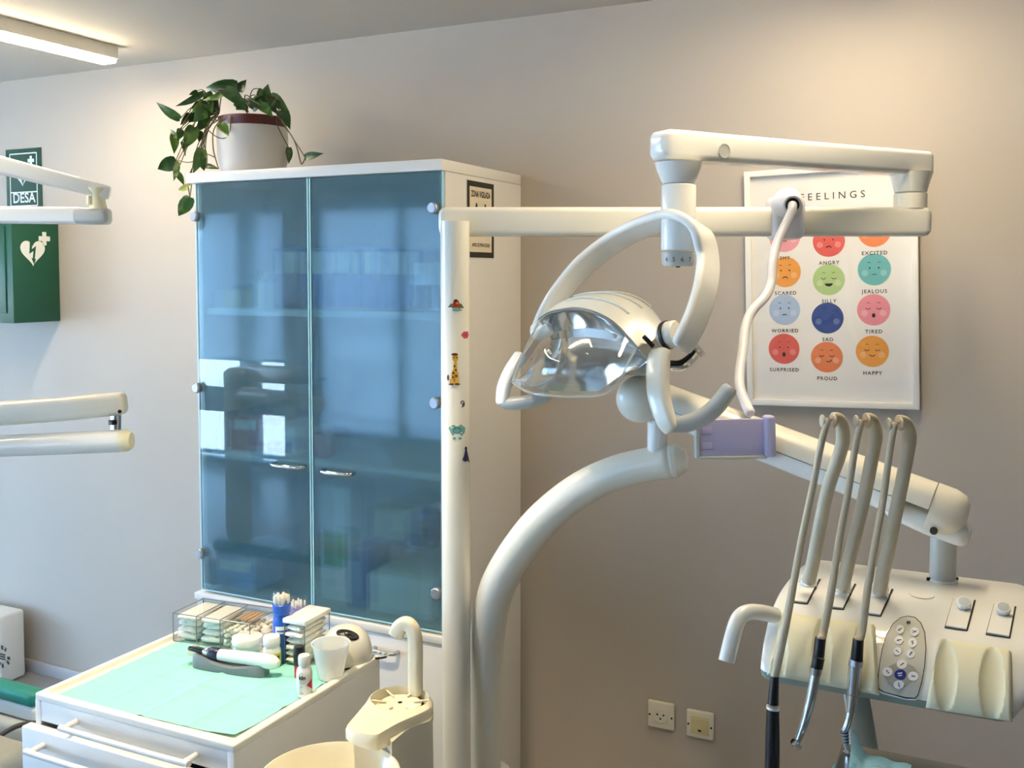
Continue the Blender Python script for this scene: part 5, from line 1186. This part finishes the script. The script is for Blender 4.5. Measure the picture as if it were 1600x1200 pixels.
# order the seat hole to match the outline
ang0 = [math.atan2((p - c0).y, (p - c0).x) for p in loop]
hole = [V((c0.x + .056 * math.cos(a_), c0.y + .052 * math.sin(a_), PZT + .002)) for a_ in ang0]
hole = [h_ if (h_ - c0).length < (p - c0).length * .93 else c0 + (p - c0) * .9 for h_, p in zip(hole, loop)]
holei = [V((c0.x + (h_.x - c0.x) * .93, c0.y + (h_.y - c0.y) * .93, PZT - .016)) for h_ in hole]
L5 = [lowl, [V((p.x, p.y, PZT - .004)) for p in loop], [V((p.x, p.y, PZT + .001)) for p in top_l], [V((h_.x, h_.y, PZT + .006)) for h_ in hole], holei]
mb = MB(); vs = [p for l in L5 for p in l]; fs = [[i * n_ + k, i * n_ + (k + 1) % n_, (i + 1) * n_ + (k + 1) % n_, (i + 1) * n_ + k] for i in range(4) for k in range(n_)]
fs.append([k for k in range(n_)]); fs.append([4 * n_ + k for k in range(n_)]); mb.add(vs, fs)
plat = obj('cup_platform', mb, m_cer, t, angle=35)
mb = MB(); lathe(mb, [(.040, PZT - .016), (.040, PZT - .006), (.038, PZT - .004), (.001, PZT - .0035)], at((c0.x, c0.y, 0)), 36); obj('cup_seat', mb, m_cer, plat)
mb = MB(); flat(mb, circle(.0042, 14), V((c0.x, c0.y, PZT - .0025)) , X, Y); obj('drain_hole', mb, m_black, plat)
for k in range(6):
    a_ = .5 + k * PI / 3; mb = MB(); q0 = V((c0.x + .026 * math.cos(a_), c0.y + .026 * math.sin(a_), PZT - .002)); q1 = V((c0.x + .054 * math.cos(a_), c0.y + .05 * math.sin(a_), PZT + .001)); tube(mb, [q0, q1], .0022, 8, 1); obj('seat_rib', mb, m_cer, plat)
fb = [(649, 1084), (649, 1050), (649, 1010), (647, 990), (641, 978), (632, 975), (624, 981), (619, 992)]
yb_ = c0.y + .045; fpts = [PY(x_, y_, PY(642, 1084, yb_).y) for x_, y_ in fb]
obj('cup_filler', sweep(MB(), smooth_path(fpts, 5), rr(.022, .027, .008), Y, scale=[1, 1, 1, 1, 1.0, 1.05, 1.1, 1.05]), m_cer, t)
mb = MB(); body = [(606, 1150), (608, 1135), (625, 1120), (650, 1108), (676, 1100), (681, 1112), (683, 1122)]
bl2 = V((c0.x, c0.y, 0)); bod = [cz(612, 1146), cz(640, 1124), cz(674, 1110), cz(668, 1088), cz(630, 1078), cz(590, 1092)]
bod = smooth_path(bod + bod[:1], 3)[:-1]; nb = len(bod); bc = sum(bod, V()) / nb
vs = [V((p.x, p.y, PZT - .016)) for p in bod] + [V((bc.x + (p.x - bc.x) * 1.15, bc.y + (p.y - bc.y) * 1.15, 0)) for p in bod]
mb.add(vs, [[k, (k + 1) % nb, nb + (k + 1) % nb, nb + k] for k in range(nb)] + [list(range(nb)), list(range(nb, 2 * nb))]); obj('body_column', mb, mat('cuspidor_body', (214, 210, 192), .35, coat=.2), t)
bc_ = P(515, 1210, 1.66); bz_ = bc_.z
obj('bowl', lathe(MB(), [(.03, bz_ - .085), (.07, bz_ - .07), (.108, bz_ - .025), (.117, bz_ - .003), (.1175, bz_), (.114, bz_ + .001), (.108, bz_ - .006), (.100, bz_ - .028), (.066, bz_ - .062), (.02, bz_ - .074), (.001, bz_ - .075)], at((bc_.x, bc_.y, 0)), 56), m_cer, t)
mb = MB(); cyl(mb, V((bc_.x, bc_.y, 0)), V((bc_.x, bc_.y, bz_ - .075)), .06, .045, n=28); obj('bowl_pedestal', mb, m_unit, t)
mb = MB(); tube(mb, [cz(600, 1146, PZT - .03), cz(590, 1150, PZT - .045), cz(588, 1150, PZT - .045) - Z * .06], .016, 14, 4); obj('bowl_spout', mb, m_alu, t)

# ------------------------------------------------------------------ second dental unit at the left edge
t = thing('second_lamp_arm', 'white jointed lamp arm reaching in at the left edge, upper one', 'lamp arm', P(-260, 340, 2.9) * 1)
obj('upper_lever', sweep(MB(), G([(-260, 196, 2.8), (-100, 234, 2.82), (0, 258, 2.84), (90, 281, 2.87), (168, 301, 2.9)]), rr(.05, .045, .010), Z, scale=[1.15, 1.1, 1.05, .95, .8], round_end=.008), m_unit2, t)
obj('lower_beam', sweep(MB(), G([(-260, 337, 2.9), (0, 336, 2.9), (110, 337, 2.9), (128, 337, 2.9)]), rr(.05, .045, .010), Z, scale=[1.0], round_end=0), m_unit2, t)
q = P(152, 337, 2.9)
obj('beam_end', sweep(MB(), G([(123, 337.5, 2.9), (140, 338, 2.9), (166, 338, 2.9)]), rr(.049, .05, .014), Z, round_end=.012), m_grey_arm, t)
qa, qb = P(153, 326, 2.9), P(155, 292, 2.9); k3 = 2.9 / F
mb = MB(); lathe(mb, [(14 * k3, 0), (12 * k3, .02), (11 * k3, .032), (13 * k3, .045), (17 * k3, .062)], at((qa.x, qa.y, qa.z - .002)), 22); obj('pivot', mb, m_cream, t)
mb = MB(); cyl(mb, P(140, 306, 2.85), P(140, 320, 2.85), .008, n=14); obj('pivot_pin', mb, m_cream, t)
pole = P(-235, 600, 2.88); mb = MB(); lathe(mb, [(.035, 0), (.035, 1.92)], at((pole.x, pole.y, 0)), 24); obj('pole', mb, m_unit, t)
t = thing('second_instrument_arm', 'white balanced arm with a tube below it at the left edge, lower one', 'instrument arm', P(-200, 690, 2.6))
obj('upper_arm', sweep(MB(), G([(-220, 662, 2.55), (-100, 654, 2.57), (0, 646, 2.59), (110, 638, 2.6), (190, 630, 2.61)]), rr(.064, .055, .016), Z, scale=[1.0, 1.0, .98, .97, .92], round_end=.012), m_unit, t)
obj('lower_tube', tube(MB(), G([(-220, 703, 2.6), (0, 697, 2.6), (190, 689, 2.6)]), .029, 24, 1, rnd=False), m_unit2, t)
obj('tube_end_cap', tube(MB(), G([(189, 689, 2.6), (200, 688.6, 2.6)]), [.0292, .0285], 24, 1, rnd=True), m_cream, t)
mb = MB(); cyl(mb, P(181, 672, 2.6), P(181, 648, 2.6), .0135, n=18, bev=.002); obj('link_post', mb, m_chrome, t)
mb = MB(); cyl(mb, P(187, 643, 2.56), P(187, 643, 2.62), .005, n=12); obj('arm_screw', mb, m_black, t)
mb = MB(); box(mb, P(176, 660, 2.58) - V((.008, .008, .006)), P(176, 660, 2.58) + V((.008, .008, .006)), .002); obj('link_clip', mb, m_black, t)
pole = P(-200, 690, 2.6); mb = MB(); lathe(mb, [(.05, 0), (.05, pole.z + .06), (.03, pole.z + .075)], at((pole.x, pole.y, 0)), 24); obj('pole', mb, m_unit, t)
# white appliance on the floor by the wall
q = PZ(43, 1056, 0); ay0, ay1 = q.y - .12, YW - .05
t = thing('white_appliance', 'boxy white appliance with a round black emblem on the floor by the wall', 'appliance', (q.x - .2, ay0, 0))
zt_ = PY(40, 974, ay0).z
obj('housing', box(MB(), (q.x - .40, ay0, .004), (q.x, ay1, zt_), .012, 3), m_white, t)
obj('front_panel', box(MB(), (q.x - .38, ay0 - .008, .02), (q.x - .03, ay0 + .004, zt_ - .02), .006, 3), m_white, t)
ec = PY(4, 1026, ay0 - .009); mb = MB()
for k in range(12):
    a_ = 2 * PI * k / 12; c_, s_ = math.cos(a_), math.sin(a_)
    if k % 3 == 1: continue
    flat(mb, [(.028 * c_ - .006 * s_, .028 * s_ + .006 * c_), (.028 * c_ + .006 * s_, .028 * s_ - .006 * c_), (.045 * c_ + .007 * s_, .045 * s_ - .007 * c_), (.045 * c_ - .007 * s_, .045 * s_ + .007 * c_)], ec, X, Z, -Y * .0005)
for k in (-1, 0, 1): flat(mb, rect(.036, .006, 0, k * .009), ec, X, Z, -Y * .0006)
obj('emblem', mb, m_ink, t)
# second dental chair, a corner of it
q0 = P(-10, 1092, 2.45)
t = thing('second_dental_chair', 'teal armrest and grey shell of a dental chair behind the cart at lower left', 'dental chair', (q0.x - .3, q0.y, 0))
m_tealv = mat('teal_vinyl', (30, 128, 116), .4, var=.05)
cs = P(60, 1091, 2.45); obj('armrest_pad', box(MB(), (cs.x - .6, cs.y - .02, cs.z - .022), (cs.x, cs.y + .03, cs.z + .016), .014, 4), m_tealv, t)
obj('armrest_support', box(MB(), (cs.x - .58, cs.y - .012, cs.z - .06), (cs.x + .0, cs.y + .02, cs.z - .022), .01, 4), m_unit2, t)
obj('seat_shell', box(MB(), (cs.x - .7, cs.y - .03, cs.z - .16), (cs.x - .01, cs.y + .03, cs.z - .062), .02, 4), m_grey_arm, t)
obj('seat_strap', tube(MB(), G([(-20, 1165, 2.25), (10, 1143, 2.28), (35, 1132, 2.3), (60, 1130, 2.32)]), .006, 10, 4), m_dark, t)
obj('pedestal', box(MB(), (cs.x - .55, cs.y - .02, 0), (cs.x - .10, cs.y + .03, cs.z - .09), .02, 4), m_grey_arm, t)
fpt = P(40, 1165, 2.2); obj('lower_cover', box(MB(), (fpt.x - .5, fpt.y - .1, .02), (fpt.x - .0, fpt.y + .03, fpt.z), .03, 4), mat('chair_cover', (150, 150, 138), .45), t)
